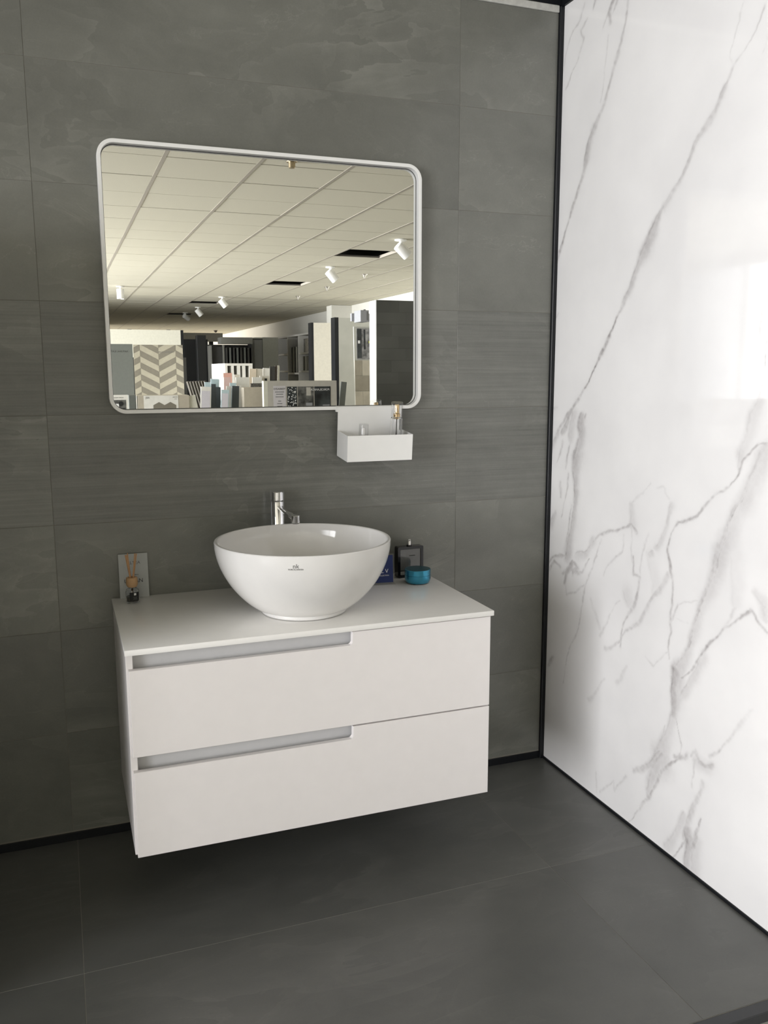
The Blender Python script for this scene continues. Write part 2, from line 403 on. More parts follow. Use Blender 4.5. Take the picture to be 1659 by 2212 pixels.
# ---- marble wall
MY0, MY1 = -0.0118, -1.205
wr = obj('wall_right', box(XR + 0.010, XR + 0.06, MY1, 0.09, FZ, 2.424), 'core')
tag(wr, 'polished white marble wall with grey veins on the right of the booth', 'wall', kind='structure')
VEINS = [
  ([(-0.843,2.12),(-0.807,2.074),(-0.78,2.052),(-0.757,2.025),(-0.73,1.986)], 0.0045, 0.0108, 0.34),
  ([(-0.73,1.986),(-0.701,1.952),(-0.672,1.92),(-0.641,1.884)], 0.0167, 0.0108, 0.42),
  ([(-0.641,1.884),(-0.606,1.835),(-0.563,1.791),(-0.529,1.754)], 0.012, 0.0239, 0.42),
  ([(-0.529,1.754),(-0.499,1.722),(-0.474,1.681),(-0.448,1.642)], 0.0117, 0.0339, 0.5),
  ([(-0.448,1.642),(-0.416,1.593),(-0.383,1.541)], 0.0358, 0.0222, 0.5),
  ([(-0.413,1.584),(-0.378,1.539),(-0.337,1.476)], 0.0254, 0.0107, 0.5),
  ([(-0.337,1.476),(-0.306,1.43),(-0.254,1.359),(-0.214,1.309),(-0.179,1.271)], 0.0091, 0.0091, 0.78),
  ([(-0.179,1.271),(-0.15,1.236),(-0.113,1.2),(-0.083,1.155),(-0.068,1.136)], 0.0082, 0.0181, 0.55),
  ([(-0.332,2.324),(-0.316,2.252),(-0.295,2.193),(-0.262,2.133),(-0.226,2.078),(-0.196,2.031)], 0.0082, 0.0179, 0.42),
  ([(-0.196,2.031),(-0.165,1.979),(-0.14,1.916),(-0.115,1.863)], 0.0191, 0.0176, 0.5),
  ([(-0.115,1.863),(-0.081,1.806),(-0.046,1.752),(-0.011,1.683),(-0.002,1.668)], 0.0128, 0.0096, 0.62),
  ([(-0.253,2.255),(-0.236,2.183),(-0.218,2.099)], 0.0054, 0.0081, 0.2),
  ([(-0.121,2.398),(-0.092,2.357),(-0.058,2.324),(-0.024,2.278),(-0.014,2.243)], 0.0077, 0.0061, 0.3),
  ([(-0.135,2.349),(-0.097,2.329),(-0.117,2.301),(-0.092,2.246),(-0.058,2.207),(-0.029,2.185)], 0.0092, 0.0076, 0.32),
  ([(-0.266,2.348),(-0.249,2.32),(-0.258,2.289)], 0.0129, 0.0103, 0.55),
  ([(-0.243,2.318),(-0.219,2.288)], 0.008, 0.0053, 0.35),
  ([(-0.18,2.38),(-0.171,2.361)], 0.0123, 0.0068, 0.5),
  ([(-0.279,2.343),(-0.263,2.308)], 0.0064, 0.0039, 0.3),
  ([(-0.771,2.163),(-0.758,2.111),(-0.746,2.051),(-0.757,2.028)], 0.0035, 0.0061, 0.22),
  ([(-0.856,2.064),(-0.843,2.032)], 0.0032, 0.0032, 0.15),
  ([(-0.906,1.5),(-0.892,1.436),(-0.886,1.402)], 0.0256, 0.0171, 0.2),
  ([(-0.915,1.404),(-0.911,1.364),(-0.909,1.336)], 0.0092, 0.0042, 0.5),
  ([(-0.915,1.314),(-0.902,1.269),(-0.888,1.23),(-0.88,1.181),(-0.861,1.141)], 0.0178, 0.0401, 0.24),
  ([(-0.861,1.141),(-0.851,1.1)], 0.027, 0.0108, 0.32),
  ([(-0.936,1.165),(-0.912,1.155),(-0.892,1.145),(-0.867,1.128),(-0.855,1.107),(-0.843,1.082)], 0.0064, 0.0073, 0.6),
  ([(-0.843,1.082),(-0.822,1.056),(-0.782,1.024),(-0.74,0.989),(-0.69,0.957),(-0.649,0.928),(-0.624,0.901)], 0.0067, 0.0089, 0.5),
  ([(-0.624,0.901),(-0.609,0.864),(-0.605,0.848),(-0.618,0.824),(-0.629,0.793)], 0.0089, 0.0123, 0.62),
  ([(-0.611,0.84),(-0.625,0.819),(-0.638,0.765),(-0.636,0.72)], 0.0105, 0.0059, 0.5),
  ([(-0.636,0.72),(-0.635,0.684),(-0.642,0.636),(-0.637,0.582),(-0.642,0.554)], 0.0094, 0.0047, 0.45),
  ([(-0.939,1.135),(-0.918,1.097),(-0.887,1.051),(-0.859,1.004),(-0.844,0.96),(-0.833,0.924),(-0.813,0.882),(-0.798,0.83)], 0.0627, 0.0434, 0.34),
  ([(-0.882,1.057),(-0.85,1.009),(-0.835,0.966),(-0.824,0.922),(-0.804,0.88),(-0.786,0.827)], 0.0049, 0.0078, 0.5),
  ([(-0.806,0.879),(-0.787,0.826),(-0.768,0.765),(-0.75,0.714),(-0.733,0.662)], 0.0489, 0.0326, 0.36),
  ([(-0.78,0.84),(-0.76,0.759),(-0.741,0.7),(-0.722,0.651),(-0.706,0.611)], 0.0145, 0.0078, 0.5),
  ([(-0.86,0.89),(-0.871,0.819),(-0.87,0.772)], 0.043, 0.0287, 0.12),
  ([(-0.733,0.662),(-0.709,0.608),(-0.689,0.561),(-0.672,0.523)], 0.0346, 0.0346, 0.35),
  ([(-0.671,0.531),(-0.665,0.488),(-0.666,0.446),(-0.666,0.404)], 0.0257, 0.0234, 0.62),
  ([(-0.681,0.522),(-0.683,0.494),(-0.675,0.445),(-0.671,0.411)], 0.0407, 0.0291, 0.35),
  ([(-0.666,0.408),(-0.651,0.361),(-0.636,0.312),(-0.62,0.271)], 0.0367, 0.055, 0.36),
  ([(-0.635,0.371),(-0.623,0.324),(-0.607,0.274)], 0.0062, 0.0074, 0.4),
  ([(-0.62,0.271),(-0.591,0.24),(-0.566,0.216),(-0.508,0.179)], 0.0336, 0.0107, 0.42),
  ([(-0.928,0.764),(-0.896,0.746),(-0.869,0.724),(-0.835,0.707)], 0.0059, 0.0109, 0.5),
  ([(-0.835,0.707),(-0.808,0.669),(-0.779,0.629),(-0.745,0.583),(-0.714,0.545),(-0.692,0.525)], 0.0091, 0.0068, 0.58),
  ([(-0.866,0.756),(-0.835,0.711)], 0.0099, 0.0149, 0.2),
  ([(-0.77,0.603),(-0.742,0.55),(-0.707,0.486),(-0.686,0.45)], 0.0286, 0.0172, 0.3),
  ([(-0.975,0.732),(-0.953,0.743),(-0.937,0.76),(-0.921,0.764)], 0.0064, 0.0064, 0.5),
  ([(-0.933,0.816),(-0.961,0.802),(-0.972,0.773)], 0.0174, 0.0305, 0.22),
  ([(-0.675,0.4),(-0.683,0.374),(-0.701,0.339),(-0.697,0.312)], 0.0046, 0.0069, 0.45),
  ([(-0.677,0.3),(-0.721,0.306),(-0.731,0.321)], 0.0167, 0.0189, 0.5),
  ([(-0.749,0.322),(-0.764,0.341),(-0.777,0.322),(-0.822,0.335)], 0.0113, 0.0155, 0.5),
  ([(-0.812,0.358),(-0.847,0.385)], 0.008, 0.006, 0.42),
  ([(-0.847,0.385),(-0.884,0.431),(-0.914,0.489)], 0.0047, 0.0141, 0.22),
  ([(-0.914,0.489),(-0.944,0.53)], 0.0137, 0.0091, 0.12),
  ([(-0.767,0.31),(-0.809,0.325)], 0.0365, 0.0313, 0.26),
  ([(-0.697,0.31),(-0.675,0.282),(-0.642,0.237),(-0.608,0.182),(-0.579,0.128)], 0.0115, 0.0115, 0.5),
  ([(-0.579,0.128),(-0.549,0.082),(-0.518,0.039),(-0.491,0.009)], 0.0096, 0.0055, 0.36),
  ([(-0.64,0.266),(-0.599,0.213),(-0.577,0.154),(-0.576,0.123)], 0.0575, 0.0102, 0.36),
  ([(-0.76,0.319),(-0.758,0.277),(-0.752,0.237)], 0.0132, 0.0066, 0.28),
  ([(-0.795,0.274),(-0.779,0.229),(-0.755,0.172),(-0.742,0.119),(-0.738,0.091)], 0.0225, 0.0124, 0.36),
  ([(-0.733,0.148),(-0.708,0.089),(-0.665,0.017)], 0.024, 0.024, 0.26),
  ([(-0.748,0.118),(-0.76,0.091),(-0.756,0.046),(-0.754,0.002)], 0.0223, 0.0257, 0.5),
  ([(-0.789,0.165),(-0.776,0.12),(-0.771,0.076)], 0.0077, 0.0132, 0.55),
  ([(-0.749,0.093),(-0.723,0.053),(-0.693,0.009)], 0.0082, 0.0047, 0.5),
  ([(-0.778,0.096),(-0.781,0.056),(-0.785,0.011)], 0.0272, 0.0326, 0.28),
  ([(-0.176,1.194),(-0.17,1.164),(-0.18,1.13),(-0.16,1.068)], 0.0233, 0.031, 0.52),
  ([(-0.16,1.068),(-0.152,1.015),(-0.159,0.954)], 0.0469, 0.0234, 0.5),
  ([(-0.159,0.954),(-0.151,0.881),(-0.143,0.812),(-0.13,0.756)], 0.021, 0.0484, 0.5),
  ([(-0.195,1.197),(-0.17,1.16)], 0.0077, 0.0107, 0.5),
  ([(-0.133,1.193),(-0.121,1.131)], 0.0349, 0.0318, 0.32),
  ([(-0.103,1.169),(-0.076,1.137)], 0.0131, 0.0147, 0.5),
  ([(0.001,1.079),(-0.042,1.139),(-0.089,1.186),(-0.132,1.221)], 0.011, 0.011, 0.45),
  ([(-0.007,1.084),(-0.043,1.134)], 0.0217, 0.0167, 0.35),
  ([(-0.125,1.131),(-0.104,1.076),(-0.089,1.026)], 0.0098, 0.0065, 0.4),
  ([(-0.074,1.105),(-0.044,1.03)], 0.0101, 0.005, 0.3),
  ([(-0.069,0.969),(-0.075,0.929)], 0.0149, 0.0116, 0.3),
  ([(-0.109,1.01),(-0.1,0.932),(-0.083,0.862)], 0.0099, 0.0066, 0.35),
  ([(-0.134,0.906),(-0.126,0.832),(-0.105,0.746)], 0.0098, 0.0082, 0.5),
  ([(-0.048,0.879),(-0.012,0.832)], 0.0174, 0.0208, 0.3),
  ([(0.004,1.2),(-0.038,1.215)], 0.0134, 0.0067, 0.25),
  ([(0.002,1.481),(-0.022,1.51)], 0.0083, 0.0066, 0.2),
  ([(-0.179,0.758),(-0.217,0.777),(-0.26,0.816),(-0.316,0.843),(-0.364,0.872),(-0.423,0.886),(-0.455,0.896),(-0.476,0.875)], 0.0075, 0.0087, 0.46),
  ([(-0.448,0.947),(-0.458,0.9)], 0.019, 0.0291, 0.28),
  ([(-0.26,0.816),(-0.221,0.769),(-0.187,0.753)], 0.031, 0.0341, 0.34),
  ([(-0.106,0.746),(-0.048,0.725),(-0.01,0.696)], 0.0088, 0.007, 0.4),
  ([(-0.016,0.676),(-0.041,0.7),(-0.075,0.703)], 0.0084, 0.0067, 0.4),
  ([(-0.093,0.683),(-0.149,0.723),(-0.189,0.713),(-0.159,0.689)], 0.0095, 0.0111, 0.5),
  ([(-0.154,0.718),(-0.138,0.705),(-0.113,0.687),(-0.106,0.654)], 0.0174, 0.0139, 0.65),
  ([(-0.151,0.702),(-0.176,0.694),(-0.201,0.702)], 0.0114, 0.0114, 0.5),
  ([(-0.242,0.762),(-0.213,0.709),(-0.185,0.689)], 0.0098, 0.0082, 0.42),
  ([(-0.019,0.672),(-0.044,0.705),(-0.076,0.699)], 0.0106, 0.0088, 0.45),
  ([(-0.284,0.775),(-0.256,0.727),(-0.235,0.676),(-0.222,0.621),(-0.202,0.549),(-0.173,0.473),(-0.142,0.404),(-0.116,0.31)], 0.0088, 0.0053, 0.3),
  ([(-0.11,0.657),(-0.119,0.615),(-0.18,0.639),(-0.228,0.667)], 0.0064, 0.0064, 0.24),
  ([(-0.262,0.631),(-0.314,0.552)], 0.006, 0.0106, 0.18),
  ([(-0.053,0.381),(-0.027,0.336)], 0.0149, 0.0093, 0.4),
  ([(-0.463,0.81),(-0.467,0.756),(-0.494,0.753),(-0.487,0.709),(-0.467,0.66),(-0.443,0.61),(-0.422,0.555),(-0.42,0.524)], 0.007, 0.0112, 0.46),
  ([(-0.612,0.792),(-0.58,0.731),(-0.533,0.669),(-0.496,0.629),(-0.452,0.582),(-0.419,0.543)], 0.0154, 0.0098, 0.34),
  ([(-0.437,0.692),(-0.452,0.67)], 0.0407, 0.0339, 0.2),
  ([(-0.419,0.541),(-0.377,0.519),(-0.348,0.502)], 0.0089, 0.0118, 0.34),
  ([(-0.315,0.529),(-0.336,0.567),(-0.383,0.639),(-0.411,0.664)], 0.0098, 0.0056, 0.2),
  ([(-0.539,0.538),(-0.57,0.522),(-0.617,0.559),(-0.641,0.57)], 0.0071, 0.0035, 0.26),
  ([(-0.455,0.476),(-0.426,0.435),(-0.406,0.417)], 0.0143, 0.0114, 0.2),
  ([(-0.354,0.401),(-0.27,0.312)], 0.0079, 0.0158, 0.18),
  ([(-0.445,0.95),(-0.503,1.014),(-0.526,1.03)], 0.0059, 0.0083, 0.2),
  ([(-0.557,1.016),(-0.581,1.016),(-0.605,0.989)], 0.0056, 0.0067, 0.18),
  ([(-0.616,0.968),(-0.6,0.916),(-0.56,0.855)], 0.0234, 0.0211, 0.32),
  ([(-0.412,0.86),(-0.408,0.818),(-0.324,0.726)], 0.0071, 0.0071, 0.24),
  ([(-0.303,0.819),(-0.277,0.771),(-0.251,0.71)], 0.0074, 0.0074, 0.26),
  ([(-0.456,0.888),(-0.455,0.811),(-0.471,0.758)], 0.0051, 0.0076, 0.24),
  ([(-0.525,0.88),(-0.505,0.825),(-0.496,0.764)], 0.0087, 0.0062, 0.22),
  ([(-0.547,0.833),(-0.538,0.827)], 0.0179, 0.0179, 0.3),
  ([(-0.328,0.09),(-0.331,0.023)], 0.0093, 0.0062, 0.2),
  ([(-0.475,0.139),(-0.421,0.078),(-0.408,0.103),(-0.351,0.03)], 0.0122, 0.0061, 0.24),
  ([(-0.657,0.717),(-0.645,0.674)], 0.0082, 0.0058, 0.4),
  ([(-0.748,0.745),(-0.657,0.717)], 0.0046, 0.0046, 0.2),
  ([(-0.656,0.681),(-0.703,0.678)], 0.0044, 0.0033, 0.14),
  ([(-0.535,0.825),(-0.572,0.75),(-0.563,0.698)], 0.0373, 0.0249, 0.12),
]
def marble_slab():
    ny, nz = 420, 860
    ys = np.linspace(MY0, MY1, ny); zs = np.linspace(0.009, 2.4235, nz)
    Y, Z = np.meshgrid(ys, zs)
    rng = np.random.RandomState(3)
    def wob(seed, f0, amp):
        r = np.random.RandomState(seed); out = np.zeros_like(Y)
        for k in range(9):
            f = f0 * 1.7 ** k; a = r.uniform(0, 2 * np.pi); p = r.uniform(0, 2 * np.pi)
            out += amp * 0.62 ** k * np.sin(f * (Y * math.cos(a) + Z * math.sin(a)) * 2 * np.pi + p)
        return out
    Yw = Y + wob(1, 6, 0.0034); Zw = Z + wob(2, 6, 0.0040)
    grain = np.clip(0.5 + wob(5, 9, 0.22) + wob(6, 38, 0.16), 0, 1)
    grain2 = np.clip(0.5 + wob(8, 3.1, 0.30), 0, 1)
    dark = np.zeros_like(Y)
    for pts, w0, w1, dk in VEINS:
        n = len(pts) - 1
        for k in range(n):
            (ay, az), (by, bz) = pts[k], pts[k + 1]
            wa = w0 + (w1 - w0) * k / n; wb = w0 + (w1 - w0) * (k + 1) / n
            mw = max(wa, wb) * 2 + 0.02
            sel = (Yw > min(ay, by) - mw) & (Yw < max(ay, by) + mw) & (Zw > min(az, bz) - mw) & (Zw < max(az, bz) + mw)
            if not sel.any(): continue
            y, z = Yw[sel], Zw[sel]
            dy, dz = by - ay, bz - az
            t = np.clip(((y - ay) * dy + (z - az) * dz) / (dy * dy + dz * dz + 1e-12), 0, 1)
            py_, pz_ = y - ay - t * dy, z - az - t * dz
            d = np.hypot(py_, pz_)
            g = grain[sel]; g2 = grain2[sel]
            w = np.maximum((wa + (wb - wa) * t) * 0.5 * (0.65 + 0.7 * g2), 0.0014)
            ln = math.hypot(dy, dz) + 1e-9
            sd = (py_ * dz - pz_ * dy) / ln * (1.0 if dz < 0 else -1.0)      # > 0 towards the open end of the booth
            wide = np.clip((w - 0.003) / 0.010, 0, 1)
            fill = np.exp(-(d / (w * 1.15)) ** np.where(sd > 0, 2.2, 4.0))
            edge = np.exp(-((sd + w * 0.62) / (0.0011 + w * 0.12)) ** 2) * np.exp(-np.maximum(d - w, 0) / 0.002)
            thin = dk * np.exp(-(d / w) ** 2.0) * (0.30 + 1.15 * g)
            broad = dk * (0.92 * fill * (0.65 + 0.5 * g2) + 0.75 * edge * g)
            a = thin * (1 - wide) + broad * wide
            halo = 0.08 * dk * np.exp(-(d / (w * 2.0 + 0.006)) ** 2)
            a = a + halo
            dark[sel] = np.maximum(dark[sel], a)
    me = bpy.data.meshes.new('marble_slab')
    V = np.stack([np.full(Y.size, XR), Y.ravel(), Z.ravel()], 1)
    i = np.arange(nz - 1)[:, None] * ny + np.arange(ny - 1)[None, :]
    F = np.stack([i, i + ny, i + ny + 1, i + 1], -1).reshape(-1, 4)
    nv = len(V)
    # back and rim close the slab into a 10 mm board
    c = [0, ny - 1, nz * ny - 1, (nz - 1) * ny]
    Vb = V[c].copy(); Vb[:, 0] += 0.0098
    faces = F.tolist()
    low = list(range(ny)); up = [(nz - 1) * ny + k for k in range(ny)]
    lef = [k * ny for k in range(nz)]; rig = [k * ny + ny - 1 for k in range(nz)]
    faces.append([nv, nv + 1, nv + 2, nv + 3])
    faces.append(low[::-1] + [nv, nv + 1]); faces.append(up + [nv + 2, nv + 3])
    faces.append(lef + [nv + 3, nv]); faces.append(rig[::-1] + [nv + 1, nv + 2])
    me.from_pydata(np.concatenate([V, Vb]).tolist(), [], faces)
    at = me.attributes.new('vein', 'FLOAT', 'POINT')
    at.data.foreach_set('value', np.concatenate([np.clip(dark, 0, 1).ravel(), np.zeros(4)]).astype(np.float32))
    me.update()
    return me
slab = obj('marble_slab', marble_slab(), 'marble', wr)
t4 = obj('trim_4', box(XR - 0.003, XR + 0.0095, MY1, -0.0118, 0.0, 0.0085), 'black_metal')
tag(t4, 'thin black strip along the foot of the white marble wall', 'trim', kind='structure')
t5 = obj('trim_5', box(XR - 0.006, XR + 0.06, MY1, -0.0045, 2.4245, 2.50, 0.001, 1), 'black_metal')
tag(t5, 'black frame bar along the top of the white marble wall', 'trim', kind='structure')

# ---- left partition (unseen, added and sized to shade the left of the booth)
wl = obj('wall_left', box(-0.83, -0.75, -0.70, -0.008, 0.001, 1.700), 'edge_metal')
tag(wl, 'unseen dark grey tiled partition added left of the booth for its shade', 'wall', kind='structure')
for r in range(5):
    o = obj('wall_tile', box(-0.7495, -0.7385, -0.70, -0.010, 0.0288 + r * TH + 0.0008, 0.0288 + (r + 1) * TH - 0.0008, 0.0006, 1), 'stone', wl)

# ---- platform floor
fl = obj('floor', box(-1.62, XR, -1.2075, 0.0105, FZ + 0.001, -0.0007), 'grout_floor')
tag(fl, 'dark grey slate-look tiled floor of the booth platform', 'floor', kind='structure')
fm = {}
for (xa, xb) in [(-1.5955, -0.3955), (-0.3955, 0.8045), (0.8045, XR - 0.0035)]:
    for (ya, yb) in [(-0.6044, 0.0), (-1.2070, -0.6044)]:
        key = (round(xb - xa, 3), round(yb - ya, 3))
        w, d = xb - xa - 0.0014, yb - ya - 0.0014
        if key not in fm:
            o = obj('floor_tile', box(-w / 2, w / 2, -d / 2, d / 2, -0.0105, 0.0, 0.0003, 1), 'stone_floor', fl); fm[key] = o.data
        else: o = obj('floor_tile', fm[key], None, fl)
        o.location = ((xa + xb) / 2, (ya + yb) / 2, 0)
t6 = obj('trim_6', box(-1.62, XR + 0.06, -1.238, -1.2080, FZ + 0.001, 0.001, 0.002, 1), 'edge_metal')
tag(t6, 'dark grey metal edging along the front of the platform floor', 'trim', kind='structure')

# ================================================================== VANITY
VX0, VX1, VD, VT, VB = -0.2673, 0.6769, 0.4972, 0.7038, 0.1859
CT = 0.0143
va = thing('vanity_cabinet', 'white wall-hung vanity cabinet with two handleless drawers', 'cabinet', (0.2048, -0.25, VB))
def vpart(name, bm, m, parent=va, **k):
    o = obj(name, bm, m, None, **k); o.parent = parent
    p = parent.matrix_world if parent is not va else Matrix.Translation(va.location)
    o.matrix_parent_inverse = p.inverted(); return o
cz1 = VT - CT - 0.0006
vpart('side_panel', box(VX0 + 0.003, VX0 + 0.019, -0.472, -0.001, VB, cz1, 0.001, 1), 'lacquer')
vpart('side_panel', box(VX1 - 0.019, VX1 - 0.003, -0.472, -0.001, VB, cz1, 0.001, 1), 'lacquer')
vpart('bottom_panel', box(VX0 + 0.0192, VX1 - 0.0192, -0.462, -0.001, VB + 0.006, VB + 0.022), 'lacquer')
vpart('back_panel', box(VX0 + 0.0192, VX1 - 0.0192, -0.018, -0.0012, VB + 0.0222, cz1 - 0.002), 'lacquer')
def drawer_front(z0, z1, zn):
    """L-shaped front: grip notch along the top left, small fillet at its inner corner"""
    x0, x1, xn, r = VX0 + 0.0078, VX1 - 0.0052, 0.2835, 0.007
    pts = [(x0, z0), (x1, z0), (x1, z1), (xn, z1)]
    for k in range(6):
        a = math.radians(-90 * k / 5); pts.append((xn - r + r * math.cos(a), zn + r + r * math.sin(a)))
    pts.append((x0, zn))
    return prism_xz(pts, -0.4872, -0.4722, 0.0008)
for (z0, z1, zn, zt) in ((VB - 0.0005, 0.4345, 0.4012, 0.4345), (0.4382, 0.6855, 0.6508, cz1)):
    d = vpart('drawer', drawer_front(z0, z1, zn), 'lacquer')
    g = obj('grip_rail', box(VX0 + 0.0195, VX1 - 0.0195, -0.452, -0.444, zn - 0.035, zt + 0.0 - 0.0004), 'rail', None)
    g.parent = d
    b = obj('drawer_box', box(VX0 + 0.03, VX1 - 0.03, -0.4435, -0.05, z0 + 0.035, zn - 0.01), 'lacquer', None); b.parent = d
wt = obj('countertop', box(VX0, VX1, -VD, -0.0008, VT - CT, VT, 0.0016, 2), 'top_white')
tag(wt, 'thin white satin worktop resting on the vanity cabinet', 'countertop')

# ================================================================== BASIN
BX, BY = 0.2075, -0.3093
ba = thing('wash_basin', 'round white glazed ceramic vessel basin on the worktop', 'basin', (BX, BY, VT))
H = 0.192; R0 = 0.231
out = [(0.0, 0.0008), (0.106, 0.0008), (0.1125, 0.003), (0.1135, 0.007), (0.113, 0.011)]
for k in range(1, 19):
    a = k / 18.0
    r = 0.113 + (R0 - 0.113) * math.sin(a * math.pi / 2) ** 1.1
    z = 0.011 + (H - 0.011) * (1 - math.cos(a * math.pi / 2)) ** 0.76
    out.append((r, z))
inn = [(R0 - 0.0015, H + 0.0022), (R0 - 0.0045, H + 0.003), (R0 - 0.0075, H + 0.0022)]
for k in range(18, 0, -1):
    a = k / 18.0
    r = 0.030 + (R0 - 0.0095 - 0.030) * math.sin(a * math.pi / 2) ** 0.72
    z = 0.024 + (H - 0.024) * (1 - math.cos(a * math.pi / 2)) ** 0.80
    inn.append((r, z))
inn.append((0.0, 0.022))
obj('bowl', lathe(out + inn, 96, False), 'ceramic', ba, smooth=True)
obj('drain', lathe([(0.0, 0.0), (0.024, 0.0), (0.026, 0.002), (0.022, 0.005), (0.0, 0.006)], 32), 'chrome', ba, (0, 0, 0.0225), smooth=True)
# maker's mark printed on the front of the bowl, bent to the curve of the glaze
def outer_r(z):
    for (ra, za), (rb, zb) in zip(out[4:], out[5:]):
        if za <= z <= zb: return ra + (rb - ra) * (z - za) / (zb - za)
    return R0
def on_bowl(me, zc, ang):
    for v in me.vertices:
        x, y = v.co.x, v.co.y
        z = zc + y; rr = outer_r(z) + 0.0003 + (0.0002 if v.co.z > 0 else 0)
        a = ang + x / rr
        v.co = (rr * math.cos(a), rr * math.sin(a), z)
    return me
ANG = math.atan2(-0.2247, -0.0800)
mk = obj('maker_mark', on_bowl(text_mesh('nk', 0.0155, 0.0001), 0.1655, ANG), 'ink_grey', ba)
obj('maker_name', on_bowl(text_mesh('PORCELANOSA', 0.0052, 0.0001), 0.1605, ANG), 'ink_grey', ba)

# ================================================================== TAP
FX, FY = 0.2035, -0.046
fa = thing('basin_tap', 'tall chrome basin mixer tap standing behind the bowl', 'tap', (FX, FY, VT))
obj('body', lathe([(0.0, 0), (0.024, 0), (0.024, 0.004), (0.0195, 0.006), (0.0195, 0.255), (0.018, 0.2575), (0.0, 0.2575)], 40), 'chrome', fa, smooth=False)
obj('lever_cap', lathe([(0.0, 0.259), (0.0195, 0.259), (0.0205, 0.2605), (0.0205, 0.2835), (0.0193, 0.285), (0.0, 0.285)], 40), 'chrome', fa)
bm = bmesh.new(); add_box(bm, -0.0075, 0.0075, -0.190, -0.0185, 0.2395, 0.2485, 0.002, 2)
sp = obj('spout', bm, 'chrome', fa, (0, 0, 0), (0, 0, 0))
sp.rotation_euler = (math.radians(2.0), 0, 0)
ou = obj('outlet', lathe([(0.0, 0), (0.0105, 0), (0.0115, 0.001), (0.0115, 0.0195), (0.0105, 0.0205), (0.0, 0.0205)], 28), 'chrome', sp, (0, -0.197, 0.2335))
obj('aerator', lathe([(0.0, -0.002), (0.009, -0.002), (0.009, 0.0), (0.0, 0.0)], 24), 'edge_metal', ou)

# ================================================================== MIRROR
MX0, MX1, MZ0, MZ1 = -0.2456, 0.6611, 1.2194, 1.9258
mi = thing('wall_mirror', 'rectangular wall mirror with rounded corners and slim white metal frame', 'mirror', ((MX0 + MX1) / 2, 0, MZ0))
def mpart(name, bm, m, smooth=False):
    o = obj(name, bm, m, None, smooth=smooth); o.parent = mi; o.matrix_parent_inverse = Matrix.Translation(mi.location).inverted(); return o
outer = lambda ins: rrect(MX0 + ins, MX1 - ins, MZ0 + ins, MZ1 - ins, 0.044 - ins, 14)
GY = -0.0100
mpart('frame', ring_sweep(outer, [(0.0, -0.0012), (0.0, -0.0294), (0.0008, -0.0302), (0.0092, -0.0302), (0.0100, -0.0294), (0.0100, -0.0012)]), 'frame_white')
mpart('edge_seal', ring_sweep(outer, [(0.0101, GY + 0.003), (0.0101, GY - 0.0008), (0.0118, GY - 0.0008), (0.0118, GY + 0.003)]), 'dark_seam')
mpart('glass', prism_xz(outer(0.0102), GY, -0.0060), 'mirror')

# ================================================================== HANGING SHELF ON THE MIRROR
TL = math.radians(6.0)
sh = thing('mirror_shelf', 'small white metal tray shelf hooked on the bottom of the mirror', 'shelf', (0.495, -0.0335, 1.2265), (TL, 0, 0))
W2 = 0.1005
obj('back_plate', box(-W2, W2, -0.0022, 0.0, -0.144, 0.0), 'frame_white', sh)
obj('hook', box(-W2, W2, 0.0003, 0.022, -0.0005, 0.0012), 'frame_white', sh)
obj('clip', box(-W2 - 0.005, -W2 - 0.0002, -0.002, 0.010, -0.013, 0.0012), 'frame_white', sh)
tr = obj('tray', box(-W2, W2, -0.0975, -0.0024, -0.144, -0.1425), 'frame_white', sh)
obj('tray_front', box(-W2, W2, -0.0990, -0.0976, -0.144, -0.0680), 'frame_white', tr)
obj('tray_side', box(-W2, -W2 + 0.0014, -0.0974, -0.0024, -0.1424, -0.0680), 'frame_white', tr)
obj('tray_side', box(W2 - 0.0014, W2, -0.0974, -0.0024, -0.1424, -0.0680), 'frame_white', tr)

def shelf_point(x, y, z):
    return Matrix.Translation(sh.location) @ Matrix.Rotation(TL, 4, 'X') @ Vector((x - sh.location.x, y, z))
p = shelf_point(0.4515, -0.072, -0.1423)
sb = thing('pump_bottle', 'small white pump bottle under a clear cap in the mirror tray', 'bottle', p, (TL, 0, 0))
obj('bottle_body', lathe([(0, 0), (0.0135, 0), (0.0140, 0.001), (0.0140, 0.052), (0.0125, 0.055), (0.0, 0.055)], 32), 'white_plastic', sb)
obj('pump_head', lathe([(0, 0.0555), (0.0110, 0.0555), (0.0110, 0.066), (0.0065, 0.071), (0.0055, 0.090), (0.0035, 0.093), (0.0, 0.093)], 28), 'white_plastic', sb, smooth=False)
obj('cap', lathe([(0.0128, 0.0555), (0.0142, 0.0555), (0.0142, 0.1025), (0.0136, 0.104), (0.0, 0.104), (0.0, 0.1025), (0.0128, 0.1015), (0.0128, 0.0555)], 32, False), 'acrylic', sb)
p = shelf_point(0.5555, -0.066, -0.1423)
tb = thing('spray_bottle', 'tall clear glass spray bottle with gold pump in the mirror tray', 'bottle', p, (TL, 0, 0))
obj('glass_body', lathe([(0, 0), (0.0165, 0), (0.0175, 0.001), (0.0175, 0.118), (0.0155, 0.121), (0.0095, 0.122), (0.0095, 0.1195), (0.0140, 0.117), (0.0145, 0.110), (0.0145, 0.008), (0.0, 0.007)], 36, False), 'glass', tb)
obj('dip_tube', lathe([(0, 0.012), (0.0016, 0.012), (0.0016, 0.1195), (0, 0.1195)], 10), 'white_plastic', tb)
gp = obj('gold_pump', lathe([(0, 0.1225), (0.0100, 0.1225), (0.0100, 0.131), (0.0068, 0.133), (0.0068, 0.156), (0.0058, 0.158), (0, 0.158)], 28), 'gold', tb)
gp['label'] = 'gold spray pump'
